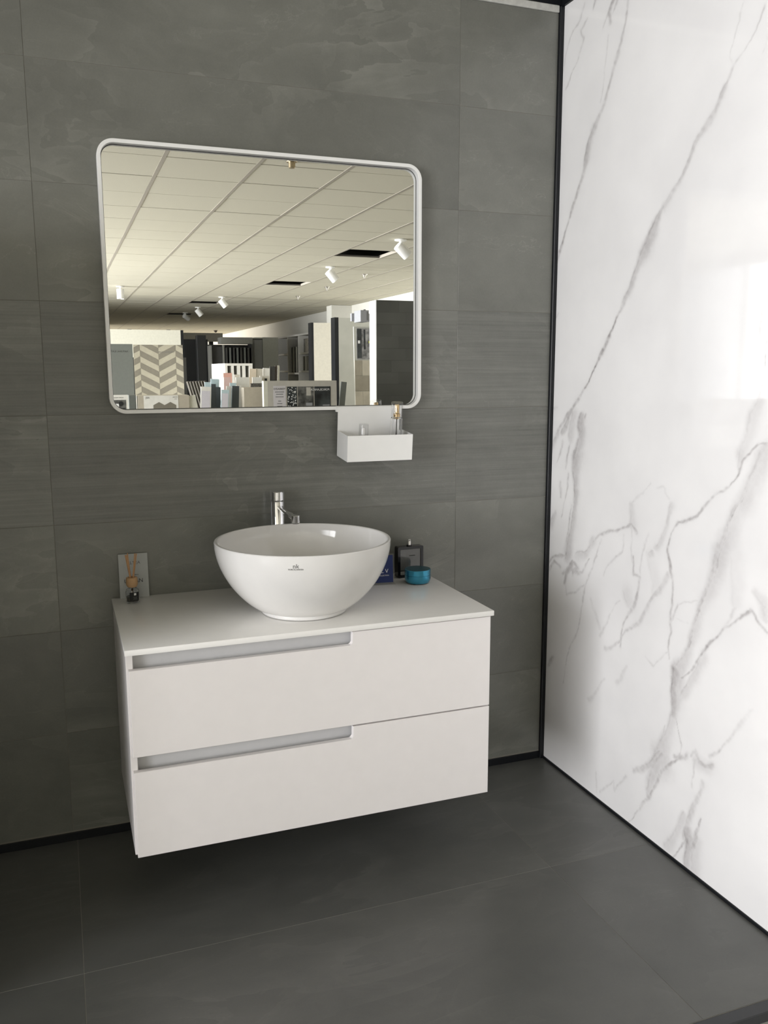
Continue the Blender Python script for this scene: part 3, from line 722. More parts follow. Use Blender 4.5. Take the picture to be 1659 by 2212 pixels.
obj('clear_cap', lathe([(0.0145, 0.1225), (0.0170, 0.1225), (0.0170, 0.163), (0.0160, 0.165), (0.0, 0.165), (0.0, 0.1625), (0.0145, 0.161), (0.0145, 0.1225)], 36, False), 'acrylic', tb)

# ================================================================== THINGS ON THE WORKTOP
Z0 = VT + 0.0003
cd = thing('display_card', 'pale grey lettered card leaning on the wall behind the diffuser', 'card', (-0.204, -0.0165, Z0), (math.radians(-5.0), 0, 0))
obj('sheet', box(-0.0395, 0.0395, -0.0010, 0.0010, 0, 0.1245), 'card', cd)
lettering('lettering_small', 'ALTEA', 0.0125, 'ink_grey', cd, (0.001, -0.0012, 0.0950))
lettering('lettering_line', 'by nature', 0.0048, 'ink_grey', cd, (0.004, -0.0012, 0.0640))
lettering('lettering_large', 'URBAN', 0.0155, 'ink_black', cd, (-0.001, -0.0012, 0.0430))

rd = thing('reed_diffuser', 'small glass reed diffuser with wooden collar and black label', 'diffuser', (-0.2135, -0.062, Z0))
obj('bottle', lathe([(0, 0), (0.0168, 0), (0.0182, 0.0015), (0.0182, 0.030), (0.0165, 0.036), (0.0105, 0.0405), (0.0098, 0.044), (0.0082, 0.044), (0.0088, 0.040), (0.0150, 0.0345), (0.0165, 0.029), (0.0165, 0.003), (0, 0.003)], 40, False), 'glass', rd)
obj('oil', lathe([(0, 0.0033), (0.0162, 0.0033), (0.0162, 0.017), (0, 0.017)], 36), 'oil', rd)
co = obj('collar', lathe([(0.0088, 0.0435), (0.0125, 0.0435), (0.0156, 0.050), (0.0160, 0.060), (0.0148, 0.0690), (0.0120, 0.0705), (0.0080, 0.0700), (0.0080, 0.0445)], 36, False), 'wood', rd, smooth=True)
co['label'] = 'pale wooden collar'
lab = bmesh.new()
arc = [math.radians(-118 + 88 * k / 10) for k in range(11)]
for (ra, rb, za, zb) in ((0.01826, 0.01845, 0.0065, 0.0305),):
    A = [(ra * math.cos(a), ra * math.sin(a)) for a in arc]; B = [(rb * math.cos(a), rb * math.sin(a)) for a in arc]
    q = A + B[::-1]
    lo = [lab.verts.new((x, y, za)) for x, y in q]; hi = [lab.verts.new((x, y, zb)) for x, y in q]
    n = len(q)
    lab.faces.new(lo); lab.faces.new(hi)
    for k in range(n): lab.faces.new((lo[k], lo[(k + 1) % n], hi[(k + 1) % n], hi[k]))
lb = obj('label_sticker', lab, 'ink_black', rd)
la = math.radians(-72)
em = obj('emblem', box(-0.0030, 0.0030, -0.0003, 0.0003, -0.0030, 0.0030), 'ink_white', lb, (0.0186 * math.cos(la), 0.0186 * math.sin(la), 0.0255), (0, 0, la + math.pi / 2))
for k, (zz, ww) in enumerate(((0.0175, 0.012), (0.0145, 0.010), (0.0115, 0.013))):
    obj('print_line', box(-ww / 2, ww / 2, -0.0002, 0.0002, -0.0005, 0.0005), 'ink_grey', lb, (0.0188 * math.cos(la), 0.0188 * math.sin(la), zz), (0, 0, la + math.pi / 2))
for k, (dx, dy) in enumerate(((-0.014, -0.004), (-0.008, 0.006), (-0.0115, -0.010), (0.011, -0.006), (0.016, 0.005))):
    obj('reed', add_tube(bmesh.new(), (-dx * 0.35, -dy * 0.35, 0.006), (dx, dy, 0.134 + 0.003 * (k % 2)), 0.0016, n=8), 'reed', rd)

# blue sign
sg = thing('sign_plate', 'royal blue lettered sign in a clear stand behind the basin', 'sign', (0.4780, -0.1170, Z0), (0, 0, math.radians(-8)))
obj('card_insert', box(-0.056, 0.056, 0.0, 0.0015, 0.004, 0.086), 'blue', sg, rot=(math.radians(-6), 0, 0))
st = obj('acrylic_stand', box(-0.060, 0.060, 0.0022, 0.0046, 0.0, 0.090), 'acrylic', sg, rot=(math.radians(-6), 0, 0))
obj('stand_foot', box(-0.060, 0.060, -0.014, 0.0018, 0.0, 0.0022), 'acrylic', sg)
lettering('lettering', 'E L V', 0.0165, 'ink_white', sg, (0.0415, 0.0025, 0.0335), (math.radians(84), 0, 0), 'RIGHT')
lettering('lettering_line', 'COLLECTION', 0.0052, 'ink_white', sg, (0.0430, 0.0012, 0.0240), (math.radians(84), 0, 0), 'RIGHT')

# perfume bottle
pb = thing('perfume_bottle', 'flat square perfume bottle with thick black edge and grey glass front', 'perfume bottle', (0.6120, -0.0560, Z0), (0, 0, math.radians(3)))
ro = lambda ins: rrect(-0.0430 + ins, 0.0430 - ins, 0.0 + ins, 0.0965 - ins, max(0.0045 - ins * 0.2, 0.002), 4)
obj('black_frame', ring_sweep(ro, [(0, -0.0125), (0, 0.0125), (0.0085, 0.0125), (0.0085, -0.0125)]), 'black_glass', pb)
gpn = obj('grey_panel', prism_xz(rrect(-0.0343, 0.0343, 0.0225, 0.0878, 0.004, 4), -0.0100, 0.0100), 'smoke_glass', pb)
lettering('lettering', 'homme', 0.0065, 'ink_black', gpn, (0.006, -0.0104, 0.0660))
obj('base_block', prism_xz(rrect(-0.0343, 0.0343, 0.0087, 0.0195, 0.002, 3), -0.0105, 0.0105), 'mid_grey', pb)
obj('spray_collar', lathe([(0, 0.0966), (0.0082, 0.0966), (0.0082, 0.1000), (0, 0.1000)], 28), 'black_glass', pb)
ns = obj('spray_head', lathe([(0, 0.1001), (0.0062, 0.1001), (0.0062, 0.1115), (0.0048, 0.1130), (0.0048, 0.1175), (0.0, 0.1180)], 28), 'silver', pb)
obj('nozzle', lathe([(0, 0), (0.0016, 0), (0.0016, 0.0012), (0, 0.0012)], 12), 'ink_black', ns, (-0.001, -0.0048, 0.1150), (math.radians(90), 0, 0))

# cosmetic jar
jr = thing('cosmetic_jar', 'round teal blue metallic cream jar on the worktop', 'jar', (0.6070, -0.1370, Z0))
obj('jar_body', lathe([(0, 0), (0.030, 0), (0.0350, 0.0025), (0.0385, 0.009), (0.0392, 0.015), (0.0392, 0.0255), (0, 0.0255)], 56), 'teal', jr, smooth=False)
ld = obj('lid', lathe([(0, 0.0258), (0.0388, 0.0258), (0.0394, 0.0264), (0.0394, 0.0415), (0.0386, 0.0425), (0.0375, 0.0425)], 56, False), 'teal', jr)
obj('lid_top', lathe([(0, 0.0400), (0.0374, 0.0400), (0.0374, 0.0424), (0.0350, 0.0428), (0, 0.0428)], 56), 'teal_lid', ld)

# ================================================================== THE SHOWROOM (seen in the mirror)
CZ = 2.667                       # underside of the ceiling grid
RX0, RX1, RY0, RY1 = -5.0, 5.40, 0.30, -36.0
sf = obj('floor_showroom', box(RX0 - 0.1, RX1 + 0.1, RY1 - 0.1, RY0 + 0.1, FZ - 0.1, FZ), 'show_floor')
tag(sf, 'beige polished showroom floor around the booth platform', 'floor', kind='structure')
def wallbox(name, label, *b):
    o = obj(name, box(*b), 'show_wall'); tag(o, label, 'wall', kind='structure'); return o
wallbox('wall_showroom_right', 'long off-white showroom wall behind the display shelves', RX1, RX1 + 0.1, RY1, RY0, FZ, 3.2)
wallbox('wall_showroom_far', 'off-white wall at the far end of the showroom', RX0, RX1, RY1 - 0.1, RY1, FZ, 3.2)
wallbox('wall_light_blocker_far', 'unseen off-white wall added at the far left to block window light', RX0, 0.85, -24.1, -24.0, FZ, CZ - 0.003)  # added out of view, keeps the far window off the nearer ceiling
wallbox('wall_light_blocker_middle', 'unseen off-white stub wall added to darken the ceiling beyond it', RX0, -2.6, -14.3, -14.2, FZ, CZ - 0.003)  # added out of view, cuts window light to the ceiling behind it
wallbox('wall_showroom_near', 'off-white building wall behind the booth', RX0, RX1, RY0, RY0 + 0.1, FZ, 3.2)
wins = [(-2.2, -7.8), (-8.2, -13.8), (-25.9, -34.1)]
SILL, HEAD = 0.40, 2.60
bm = bmesh.new()
edges = [RY0] + [v for w in wins for v in w] + [RY1]
for k in range(0, len(edges), 2): add_box(bm, RX0 - 0.1, RX0, edges[k + 1], edges[k], FZ, 3.2)
for a, b in wins:
    add_box(bm, RX0 - 0.1, RX0, b, a, FZ, SILL); add_box(bm, RX0 - 0.1, RX0, b, a, HEAD, 3.2)
o = obj('wall_showroom_left', bm, 'show_wall'); tag(o, 'showroom street wall pierced by large windows', 'wall', kind='structure')
for wi, (a, b) in enumerate(wins):
    bm = bmesh.new(); fw = 0.05
    add_box(bm, RX0 - 0.07, RX0 - 0.03, b, a, SILL, SILL + fw); add_box(bm, RX0 - 0.07, RX0 - 0.03, b, a, HEAD - fw, HEAD)
    add_box(bm, RX0 - 0.07, RX0 - 0.03, b, b + fw, SILL + fw, HEAD - fw); add_box(bm, RX0 - 0.07, RX0 - 0.03, a - fw, a, SILL + fw, HEAD - fw)
    w = obj('window_%d' % (wi + 1), bm, 'frame_grey')
    tag(w, ['street window nearest the booth', 'street window in the middle of the showroom', 'street window at the far end of the showroom'][wi], 'window', kind='structure')
    n = max(2, int(round((a - b) / 1.9)))
    for k in range(n):
        ya = a - fw - k * (a - b - 2 * fw) / n; yb = a - fw - (k + 1) * (a - b - 2 * fw) / n
        obj('pane', box(RX0 - 0.052, RX0 - 0.048, yb + 0.026, ya - 0.026, SILL + fw, HEAD - fw), 'pane', w)
        if k: obj('mullion', box(RX0 - 0.07, RX0 - 0.03, ya - 0.025, ya + 0.025, SILL + fw, HEAD - fw), 'frame_grey', w)

# ---- suspended ceiling: 60 x 60 panels between runners and cross tees
ce = obj('ceiling', box(RX0, RX1, RY1, RY0, 3.10, 3.20), 'slab')
tag(ce, 'suspended ceiling of square mineral panels in a metal grid', 'ceiling', kind='structure')
GX, GYY, G = 0.344, -3.394, 0.6
xs = [GX + G * k for k in range(-9, 9)]; ys = [GYY - G * k for k in range(-6, 55)]
xcells = [(max(RX0, x), min(RX1, x + G)) for x in xs if x + G > RX0 + 0.01 and x < RX1 - 0.01]
ycells = [(max(RY1, y - G), min(RY0, y)) for y in ys if y > RY1 + 0.01 and y - G < RY0 - 0.01]
holes = {(4, 6), (4, 12), (3, 19), (3, 25)}
pm = None
rest = bmesh.new()
for (xa, xb) in xcells:
    for (ya, yb) in ycells:
        i = int(round((xa - GX) / G)); j = int(round((GYY - yb) / G))
        full = abs(xb - xa - G) < 1e-3 and abs(yb - ya - G) < 1e-3
        if full and (i, j) in holes: continue
        if full and xa > -0.3 and -15.5 < yb < -2.0 and yb > ya:
            if pm is None:
                h = G / 2
                o = obj('ceiling_panel', box(-h + 0.011, h - 0.011, -h + 0.0065, h - 0.0065, 0.0, 0.015, 0.002, 1), 'panel', ce); pm = o.data
            else: o = obj('ceiling_panel', pm, None, ce)
            o.location = ((xa + xb) / 2, (ya + yb) / 2, CZ + random.uniform(-0.0012, 0.0012))
        else:
            add_box(rest, xa + 0.011, xb - 0.011, ya + 0.0065, yb - 0.0065, CZ, CZ + 0.015)
o = obj('ceiling_panel_field', rest, 'panel', ce); o['kind'] = 'stuff'
for x in xs:
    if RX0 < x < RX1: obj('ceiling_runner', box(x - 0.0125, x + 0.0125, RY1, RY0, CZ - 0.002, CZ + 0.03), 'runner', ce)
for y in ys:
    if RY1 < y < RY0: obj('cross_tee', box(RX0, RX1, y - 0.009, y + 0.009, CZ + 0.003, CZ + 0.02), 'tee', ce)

# service box above the nearest missing panel
dv = thing('service_box', 'grey and white service box visible in the missing ceiling panel', 'service box', (3.05, -7.33, 2.76))
obj('casing', box(-0.17, 0.10, -0.12, 0.12, 0.0, 0.14, 0.008, 1), 'header', dv)
obj('bracket', box(-0.21, -0.172, -0.05, 0.05, 0.0, 0.3395), 'charcoal', dv)
obj('white_terminal', box(0.102, 0.19, -0.06, 0.06, 0.02, 0.10, 0.004, 1), 'white_board', dv)

# ---- spotlights
def spot(x, y, az, tilt, label, s=1.0):
    t = thing('ceiling_spotlight', label, 'spotlight', (x, y, CZ - 0.0025), (0, 0, math.radians(az)), 'white spotlights on the showroom ceiling')
    t.scale = (s, s, s)
    obj('base', lathe([(0, 0), (0.062, 0), (0.062, -0.010), (0.058, -0.014), (0, -0.014)], 28), 'spot_white', t)
    obj('arm', box(-0.010, 0.010, -0.010, 0.010, -0.055, -0.0142), 'spot_white', t)
    h = obj('head', lathe([(0, 0.045), (0.050, 0.045), (0.056, 0.038), (0.056, -0.105), (0.053, -0.110), (0.048, -0.110), (0.048, -0.098), (0.0, -0.098)], 32), 'spot_white', t, (0, 0, -0.085), (math.radians(tilt), 0, 0))
    obj('lens', lathe([(0, -0.0995), (0.046, -0.0995), (0.046, -0.0985), (0, -0.0985)], 24), 'lens', h)
spot(3.02, -6.12, 90, -48, 'white cylinder spotlight at the right edge of the mirror reflection')
spot(3.03, -8.61, 90, -42, 'white cylinder spotlight just below the nearest missing ceiling panel in the mirror')
spot(0.66, -12.16, 0, 2, 'white cylinder spotlight hanging straight down at the left of the mirror reflection')
spot(2.52, -13.61, 90, -38, 'white cylinder spotlight next to the third missing ceiling panel in the mirror')
spot(2.49, -16.26, 90, -38, 'white cylinder spotlight second farthest away in the mirror reflection', 1.0)
spot(2.48, -18.10, 60, -60, 'white cylinder spotlight farthest away in the mirror reflection', 1.0)

# ---- sprinklers
for (x, y, lab) in ((3.73, -9.28, 'silver ceiling sprinkler nearest the mirror of the three in a row'),
                    (3.77, -11.21, 'silver ceiling sprinkler in the middle of the three in a row'),
                    (3.78, -13.03, 'silver ceiling sprinkler farthest from the mirror of the three in a row')):
    t = thing('sprinkler', lab, 'sprinkler', (x, y, CZ - 0.0005), group='silver ceiling sprinklers')
    obj('rose', lathe([(0, 0), (0.045, 0), (0.038, -0.012), (0, -0.012)], 20), 'silver', t)
    obj('sprinkler_head', lathe([(0, -0.0122), (0.026, -0.0122), (0.008, -0.058), (0, -0.060)], 16), 'silver', t)
t = thing('sprinkler', 'brass ceiling knob at the top of the mirror reflection', 'sprinkler', (1.13, -3.25, CZ - 0.0005))
obj('rose', lathe([(0, 0), (0.036, 0), (0.034, -0.004), (0, -0.004)], 24), 'brass', t)
obj('knob', lathe([(0, -0.0042), (0.022, -0.0042), (0.022, -0.036), (0.019, -0.040), (0, -0.040)], 24), 'brass', t)
for (x, lab) in ((1.9, 'tiny far sprinkler above the pale ivory partition in the mirror'), (3.1, 'tiny far sprinkler above the black column in the mirror'), (4.6, 'tiny far sprinkler above the dark slab rack in the mirror')):
    t = thing('sprinkler', lab, 'sprinkler', (x, -26.5, CZ - 0.0005))
    obj('rose', lathe([(0, 0), (0.07, 0), (0.03, -0.07), (0, -0.075)], 12), 'brown', t)

# ---- tall partitions and displays
ORD = ['first', 'second', 'third', 'fourth', 'fifth', 'sixth', 'seventh']
def display(name, label, cat, x0, x1, y0, y1, z1, m, z0=None, bevel=0.003, group=None):
    z0 = FZ + 0.0005 if z0 is None else z0
    o = obj(name, box(x0, x1, y0, y1, z0, z1, bevel, 1), m); tag(o, label, cat, group); return o
pp = thing('display_partition', 'tall pale ivory partition with black end post behind the chevron board', 'partition', (-1.0, -14.05, FZ))
obj('panel', box(1.28, 2.81, -0.06, 0.06, 0.0005, 2.108), 'pale', pp)
obj('end_post', box(2.812, 2.862, -0.06, 0.06, 0.0005, 2.108), 'black_metal', pp)
display('dark_partition', 'matt black partition right of the pale ivory one', 'partition', 2.02, 2.79, -17.1, -17.0, 2.03, 'black_board')
pf = display('facade_band', 'pale band above the black partition in the far distance', 'fascia', 2.05, 3.75, -20.6, -20.5, 2.32, 'white_board', 2.10)
obj('support', box(2.30, 2.40, -20.60, -20.50, FZ + 0.0005, 2.0995), 'charcoal', pf)
obj('support', box(3.40, 3.50, -20.60, -20.50, FZ + 0.0005, 2.0995), 'charcoal', pf)
display('black_column', 'square black column beside the dark slab rack', 'column', 2.33, 2.51, -15.7, -15.5, 2.058, 'black_board')
rk = thing('slab_rack', 'dark grey rack of upright black tile slabs with a deep header', 'display rack', (3.15, -16.2, FZ))
obj('back_panel', box(-0.45, 0.45, -0.36, -0.33, 0.0005, 1.93), 'charcoal', rk)
obj('header', box(-0.22, 0.45, -0.36, 0.06, 1.94, 2.075), 'mid_grey', rk)
obj('side_panel', box(-0.45, -0.42, -0.328, 0.05, 0.0005, 1.90), 'mid_grey', rk)
obj('side_panel', box(0.42, 0.45, -0.328, 0.05, 0.0005, 1.938), 'charcoal', rk)
obj('door_leaf', box(-0.40, -0.19, -0.05, -0.02, 0.0005, 1.88), 'charcoal', rk)
obj('door_frame', box(-0.185, -0.15, -0.05, 0.02, 0.0005, 1.92), 'mid_grey', rk)
for k in range(7): obj('tile_slab', box(-0.13 + 0.078 * k, -0.09 + 0.078 * k, -0.30, 0.04, 0.0005, 1.86), 'grey_board' if k % 2 else 'charcoal', rk)
cb = thing('tall_cabinet', 'tall greige open-fronted cabinet left of the white cubby shelf', 'cabinet', (4.33, -18.3, FZ))
obj('side_panel', box(-0.09, 0.28, 0.25, 0.28, 0.0005, 2.155), 'greige', cb)
obj('side_panel', box(-0.28, -0.10, 0.22, 0.25, 0.0005, 2.10), 'mid_grey', cb)
obj('top_panel', box(-0.28, 0.28, -0.28, 0.248, 2.12, 2.15), 'greige', cb)
obj('back_panel', box(-0.28, 0.28, -0.31, -0.282, 0.0005, 2.15), 'greige', cb)

cs = thing('cubby_shelf', 'white open cubby shelf of three columns along the right wall', 'shelf', (5.38, -18.45, FZ))
D = 0.30; L = 1.55; Hs = 2.235
obj('back_panel', box(-0.015, 0.0, -L, L, 0.0005, Hs), 'mid_grey', cs)
for k in range(4):
    yy = -L + 0.02 + k * (2 * L - 0.04) / 3
    obj('upright', box(-D, -0.016, yy - 0.02, yy + 0.02, 0.0005, Hs), 'white_board', cs)
for c in range(3):
    ya = -L + 0.04 + c * (2 * L - 0.04) / 3; yb = ya + (2 * L - 0.04) / 3 - 0.04
    for zz in ((0.02, 0.48, 0.92, 1.34, 1.76, Hs - 0.04) if c != 1 else (0.02, 0.48, 0.92, 1.29, Hs - 0.04)):
        obj('shelf_board', box(-D, -0.016, ya + 0.0005, yb - 0.0005, zz, zz + 0.04), 'white_board', cs)
def sample(name, label, x, y, z, w, d, h, m, group, rot=(0, 0, 0), cat='tile sample'):
    o = obj(name, box(-w / 2, w / 2, -d / 2, d / 2, 0, h, 0.001, 1), m, None, (x, y, z), rot); tag(o, label, cat, group); return o
for k in range(5):
    sample('tile_sample', 'upright dark tile sample, %s from the far end of the middle cubby column' % ORD[k], 5.22, -18.75 + 0.15 * k, FZ + 1.3305, 0.20, 0.06, 0.62, 'greige' if k % 2 else 'charcoal', 'samples in the cubby shelf')
for k in range(3):
    sample('tile_sample', 'upright grey tile sample, %s from the far end of the right cubby column' % ORD[k], 5.22, -17.65 + 0.2 * k, FZ + 1.3805, 0.20, 0.09, 0.33, 'grey_panel' if k % 2 else 'mid_grey', 'grey samples in the cubby shelf')
sample('stone_sample', 'mottled grey stone sample in the top right cubby', 5.24, -17.42, FZ + 1.8005, 0.14, 0.72, 0.32, 'photo_mid', None)

c1 = thing('cream_panel', 'tall cream display panel with a black side edge near the right wall', 'display panel', (4.45, -13.55, FZ))
obj('panel', box(-0.258, 0.78, -0.04, 0.05, 0.0005, 2.256), 'cream', c1)
obj('edge_strip', box(-0.303, -0.2585, -0.16, 0.05, 0.0005, 2.258), 'black_metal', c1)
g1 = thing('grey_slab_panel', 'tall pale grey slab panel with a black side edge', 'display panel', (4.05, -11.05, FZ))
obj('slab', box(-0.160, 0.55, -0.04, 0.05, 0.0005, 2.20), 'grey_panel', g1)
obj('edge_strip', box(-0.223, -0.1605, -0.16, 0.05, 0.0005, 2.205), 'black_metal', g1)
co_ = obj('wall_column', box(4.965, RX1 - 0.0005, -15.2, -14.85, FZ + 0.0005, CZ - 0.004), 'show_wall'); tag(co_, 'white square column standing against the right wall', 'column')

# plank display with poster
pd = thing('plank_display', 'leaning display of tan planks under a black and white poster', 'display panel', (3.66, -9.05, FZ), (math.radians(2.6), 0, 0))
obj('board', box(-0.14, 0.40, -0.03, -0.004, 0.0005, 1.97), 'grey_panel', pd)
rw = random.Random(4)
zz = 0.02
for r in range(7):
    h = 0.213
    off = (r % 2) * 0.09
    for (xa, xb) in ((-0.139, -0.03 + off), (-0.028 + off, 0.14 + off), (0.142 + off, 0.399)):
        obj('plank', box(xa, xb, -0.0038, 0.006, zz, zz + h - 0.003, 0.001, 1), 'tan1' if rw.random() < 0.6 else 'tan2', pd)
    zz += h
po = obj('poster', box(-0.10, 0.40, -0.0038, 0.004, 1.525, 1.945), 'photo_bw', pd)
obj('poster_strip', box(-0.099, -0.03, 0.0042, 0.0052, 1.54, 1.94), 'photo_dark', po)
obj('poster_patch', box(0.07, 0.16, 0.0042, 0.0052, 1.745, 1.775), 'yellow_green', po)
obj('poster_tag', box(-0.085, -0.055, 0.0054, 0.0060, 1.74, 1.78), 'ink_white', po)
obj('poster_tree', box(0.00, 0.025, 0.0042, 0.0052, 1.66, 1.93), 'photo_dark', po)
hd = thing('display_header', 'blue-grey header board with a small projecting sign above the plank display', 'sign', (3.62, -9.00, FZ + 2.03))
obj('header_board', box(-0.185, 0.40, -0.03, 0.03, 0, 0.105), 'header', hd)
pl = obj('sign_blade', box(-0.15, -0.035, 0.0305, 0.30, -0.02, 0.13), 'header', hd)
obj('sign_stripe', box(-0.065, -0.045, 0.3003, 0.302, 0.0, 0.11), 'ink_grey', pl)
obj('hanger', box(0.0, 0.02, -0.02, 0.02, 0.1055, 0.16), 'black_metal', hd)
obj('post', box(0.42, 0.45, -0.03, 0.03, -2.029, 0.105), 'black_metal', hd)
obj('bracket', box(0.4005, 0.4195, -0.02, 0.02, 0.02, 0.08), 'black_metal', hd)

# dark tile wall
dt = thing('tile_wall_panel', 'tall charcoal tiled display wall with a white edge', 'display panel', (3.98, -8.12, FZ))
obj('core', box(-0.545, 0.62, -0.13, 0.108, 0.0005, 2.237), 'white_board', dt)
obj('backing', box(-0.538, 0.615, 0.1082, 0.1090, 0.004, 2.235), 'black_board', dt)
rw = random.Random(9)
for r in range(15):
    z0 = 0.004 + r * 0.149
    off = (0.0, 0.20, 0.10)[r % 3]
    x = -0.538
    stops = [x] + [v for v in (x + 0.20 + off, x + 0.60 + off, x + 1.0 + off) if v < 0.60] + [0.615]
    for xa, xb in zip(stops, stops[1:]):
        if xb - xa < 0.05: continue
        obj('tile', box(xa, xb - 0.0008, 0.1092, 0.118, z0, z0 + 0.1482, 0.0004, 1), 'dark_tile2' if rw.random() < 0.22 else 'dark_tile', dt)

# ---- chevron and slate boards on their stand
sd = thing('board_stand', 'low dark stand carrying the chevron and slate boards', 'stand', (0.72, -9.62, FZ))
obj('plinth', box(-0.55, 0.60, -0.25, 0.16, 0.0005, 1.02), 'charcoal', sd)
obj('back_rest', box(-0.55, 0.60, -0.25, -0.21, 1.0205, 1.55), 'charcoal', sd)
SZ = FZ + 1.0208
gb = thing('slate_board', 'plain slate grey sample board left of the chevron board', 'sample board', (0.435, -9.48, SZ))
obj('board', box(-0.30, 0.152, -0.02, 0.0, 0, 0.695), 'grey_board', gb)
lettering('lettering', 'NATURAL SLATE', 0.030, 'ink_black', gb, (-0.02, 0.0005, 0.59), BACKWARD)
cv = thing('chevron_board', 'sample board with a two-tone taupe chevron tile pattern', 'sample board', (0.914, -9.48, SZ))
CW, CH = 0.317, 0.688
obj('board', box(-CW, CW, -0.02, 0.0, 0, CH), 'chev_l', cv)
def clip_poly(pts, z0, z1):
    def cut(pts, f, inter):
        o = []
        for k in range(len(pts)):
            a, b = pts[k], pts[(k + 1) % len(pts)]
            if f(a): o.append(a)
            if f(a) != f(b): o.append(inter(a, b))
        return o
    def at(zc): return lambda a, b: (a[0] + (b[0] - a[0]) * (zc - a[1]) / (b[1] - a[1]), zc)
    pts = cut(pts, lambda p: p[1] >= z0, at(z0))
    return cut(pts, lambda p: p[1] <= z1, at(z1)) if pts else pts
stripe = 0.0775; rise = 0.125
ccols = [(-0.3165, -0.236, True), (-0.236, 0.000, False), (0.000, 0.2225, True), (0.2225, 0.3165, False)]
for ci, (xa, xb, up) in enumerate(ccols):
    full = 0.236
    for k in range(-4, 14):
        rs = rise * (xb - xa) / full
        b = k * stripe - 0.05
        if up: za, zb = b + (rise - rs if ci == 0 else 0), b + (rise if ci == 0 else rs)
        else: za, zb = b + rise, b + rise - rs
        pts = clip_poly([(xa + 0.001, za), (xb - 0.001, zb), (xb - 0.001, zb + stripe - 0.002), (xa + 0.001, za + stripe - 0.002)], 0.001, CH - 0.001)
        if len(pts) >= 3: obj('chevron_tile', prism_xz(pts, 0.0002, 0.006), 'chev_d' if (k + ci) % 2 else 'chev_l', cv)
lettering('lettering', 'CHEVRON TAUPE', 0.026, 'ink_grey', cv, (0.10, 0.0065, 0.585), BACKWARD)

# ---- sample counter right behind the photographer
ct = thing('sample_counter', 'white display counter carrying boxes and sample boards', 'counter', (1.25, -6.6, FZ))
obj('worktop', box(-1.40, 1.40, -1.15, 1.05, 0.915, 0.950, 0.003, 1), 'white_board', ct)
obj('body', box(-1.36, 1.36, -1.10, 0.98, 0.0005, 0.9145), 'white_board', ct)
KZ = FZ + 0.9503
bp_ = thing('mini_poster', 'small black and white photo board at the lower left of the mirror', 'poster board', (0.165, -6.0, KZ))
obj('board', box(-0.09, 0.080, -0.02, 0.0, 0, 0.196), 'white_board', bp_)
ph = obj('photo', box(-0.07, 0.060, 0.0003, 0.0012, 0.0, 0.150), 'photo_mid', bp_)
obj('photo_patch', box(-0.055, -0.005, 0.0014, 0.0020, 0.085, 0.115), 'ink_white', ph)
obj('photo_patch', box(0.005, 0.050, 0.0014, 0.0020, 0.03, 0.075), 'ink_black', ph)
obj('photo_disc', lathe([(0, 0), (0.022, 0), (0.022, 0.0006), (0, 0.0006)], 20), 'ink_black', ph, (0.015, 0.0014, 0.115), (math.radians(-90), 0, 0))
lettering('lettering', 'HOME TREND', 0.014, 'ink_grey', bp_, (-0.005, 0.0006, 0.166), BACKWARD)
display('slate_block', 'dark slate sample block between the mini poster and the beige box', 'sample block', 0.252, 0.318, -6.10, -6.0, KZ + 0.193, 'grey_board', KZ)
bb_ = thing('beige_box', 'wide beige sample box with a white label and taupe zigzag motif', 'box', (0.568, -6.05, KZ))
obj('carton', box(-0.238, 0.238, -0.20, 0.05, 0, 0.187, 0.002, 1), 'beige', bb_)
lbp = obj('label_sheet', box(-0.183, 0.134, 0.0503, 0.0515, 0.0, 0.186), 'white_board', bb_)
obj('zigzag_motif', prism_xz([(-0.098, 0), (0.113, 0), (0.113, 0.095), (0.060, 0.125), (0.006, 0.096), (-0.045, 0.125), (-0.098, 0.097)], 0.0517, 0.0525), 'chev_d', lbp)
lettering('lettering', 'ARJ', 0.026, 'ink_grey', lbp, (-0.168, 0.0519, 0.158), BACKWARD, 'RIGHT')
lettering('lettering_line', 'STONE', 0.014, 'ink_grey', lbp, (0.105, 0.0519, 0.165), BACKWARD)
lettering('lettering_line', 'R10', 0.012, 'ink_grey', lbp, (0.110, 0.0519, 0.148), BACKWARD)
wf = sample('white_folder', 'white folder board leaning right of the beige box', 0.858, -6.02, KZ, 0.075, 0.012, 0.185, 'pale', None, (0, math.radians(-9), 0), 'folder')
for k in range(7):
    o = sample('brown_board', ('thin pale-edged brown sample board, %s from the chevron board in the slanting row' % ORD[k]), 0.955 + 0.040 * k, -6.55 - 0.075 * k, KZ, 0.020, 0.09, 0.320, 'brown', 'slanting brown boards', (0, math.radians(-15), 0))
    obj('pale_edge', box(-0.0125, -0.0065, 0.0452, 0.0475, 0.0, 0.321), 'oat', o)
def upright(label, px0, px1, top, y, m, rz=0.0, ry=0.0, d=0.012, group='sample boards on the counter', front=None):
    """a board standing on the counter"""
    w = px1 - px0
    o = thing('sample_board', label, 'sample board', ((px0 + px1) / 2, y, KZ), (0, math.radians(ry), math.radians(rz)), group)
    obj('board', box(-w / 2, w / 2, -d, 0, 0, top - KZ, 0.001, 1), m, o)
    if front: obj('print', box(-w / 2 + 0.1 * w, w / 2 - 0.1 * w, 0.0004, 0.0014, 0.02, (top - KZ) * 0.85), front, o)
    return o
upright('white sample board with a pale lavender print', 0.905, 1.005, 1.190, -6.00, 'white_board', 0, 3, front='lavender')
upright('ice blue glossy sample board behind the lavender one', 0.972, 1.030, 1.232, -6.16, 'ice', 0, 2)
upright('dark glazed sample board right of the lavender one', 1.016, 1.062, 1.215, -6.05, 'steel_blue', 0, 2)
upright('pale ice sample board with bright edge', 1.035, 1.120, 1.262, -6.22, 'ice', 0, 3)
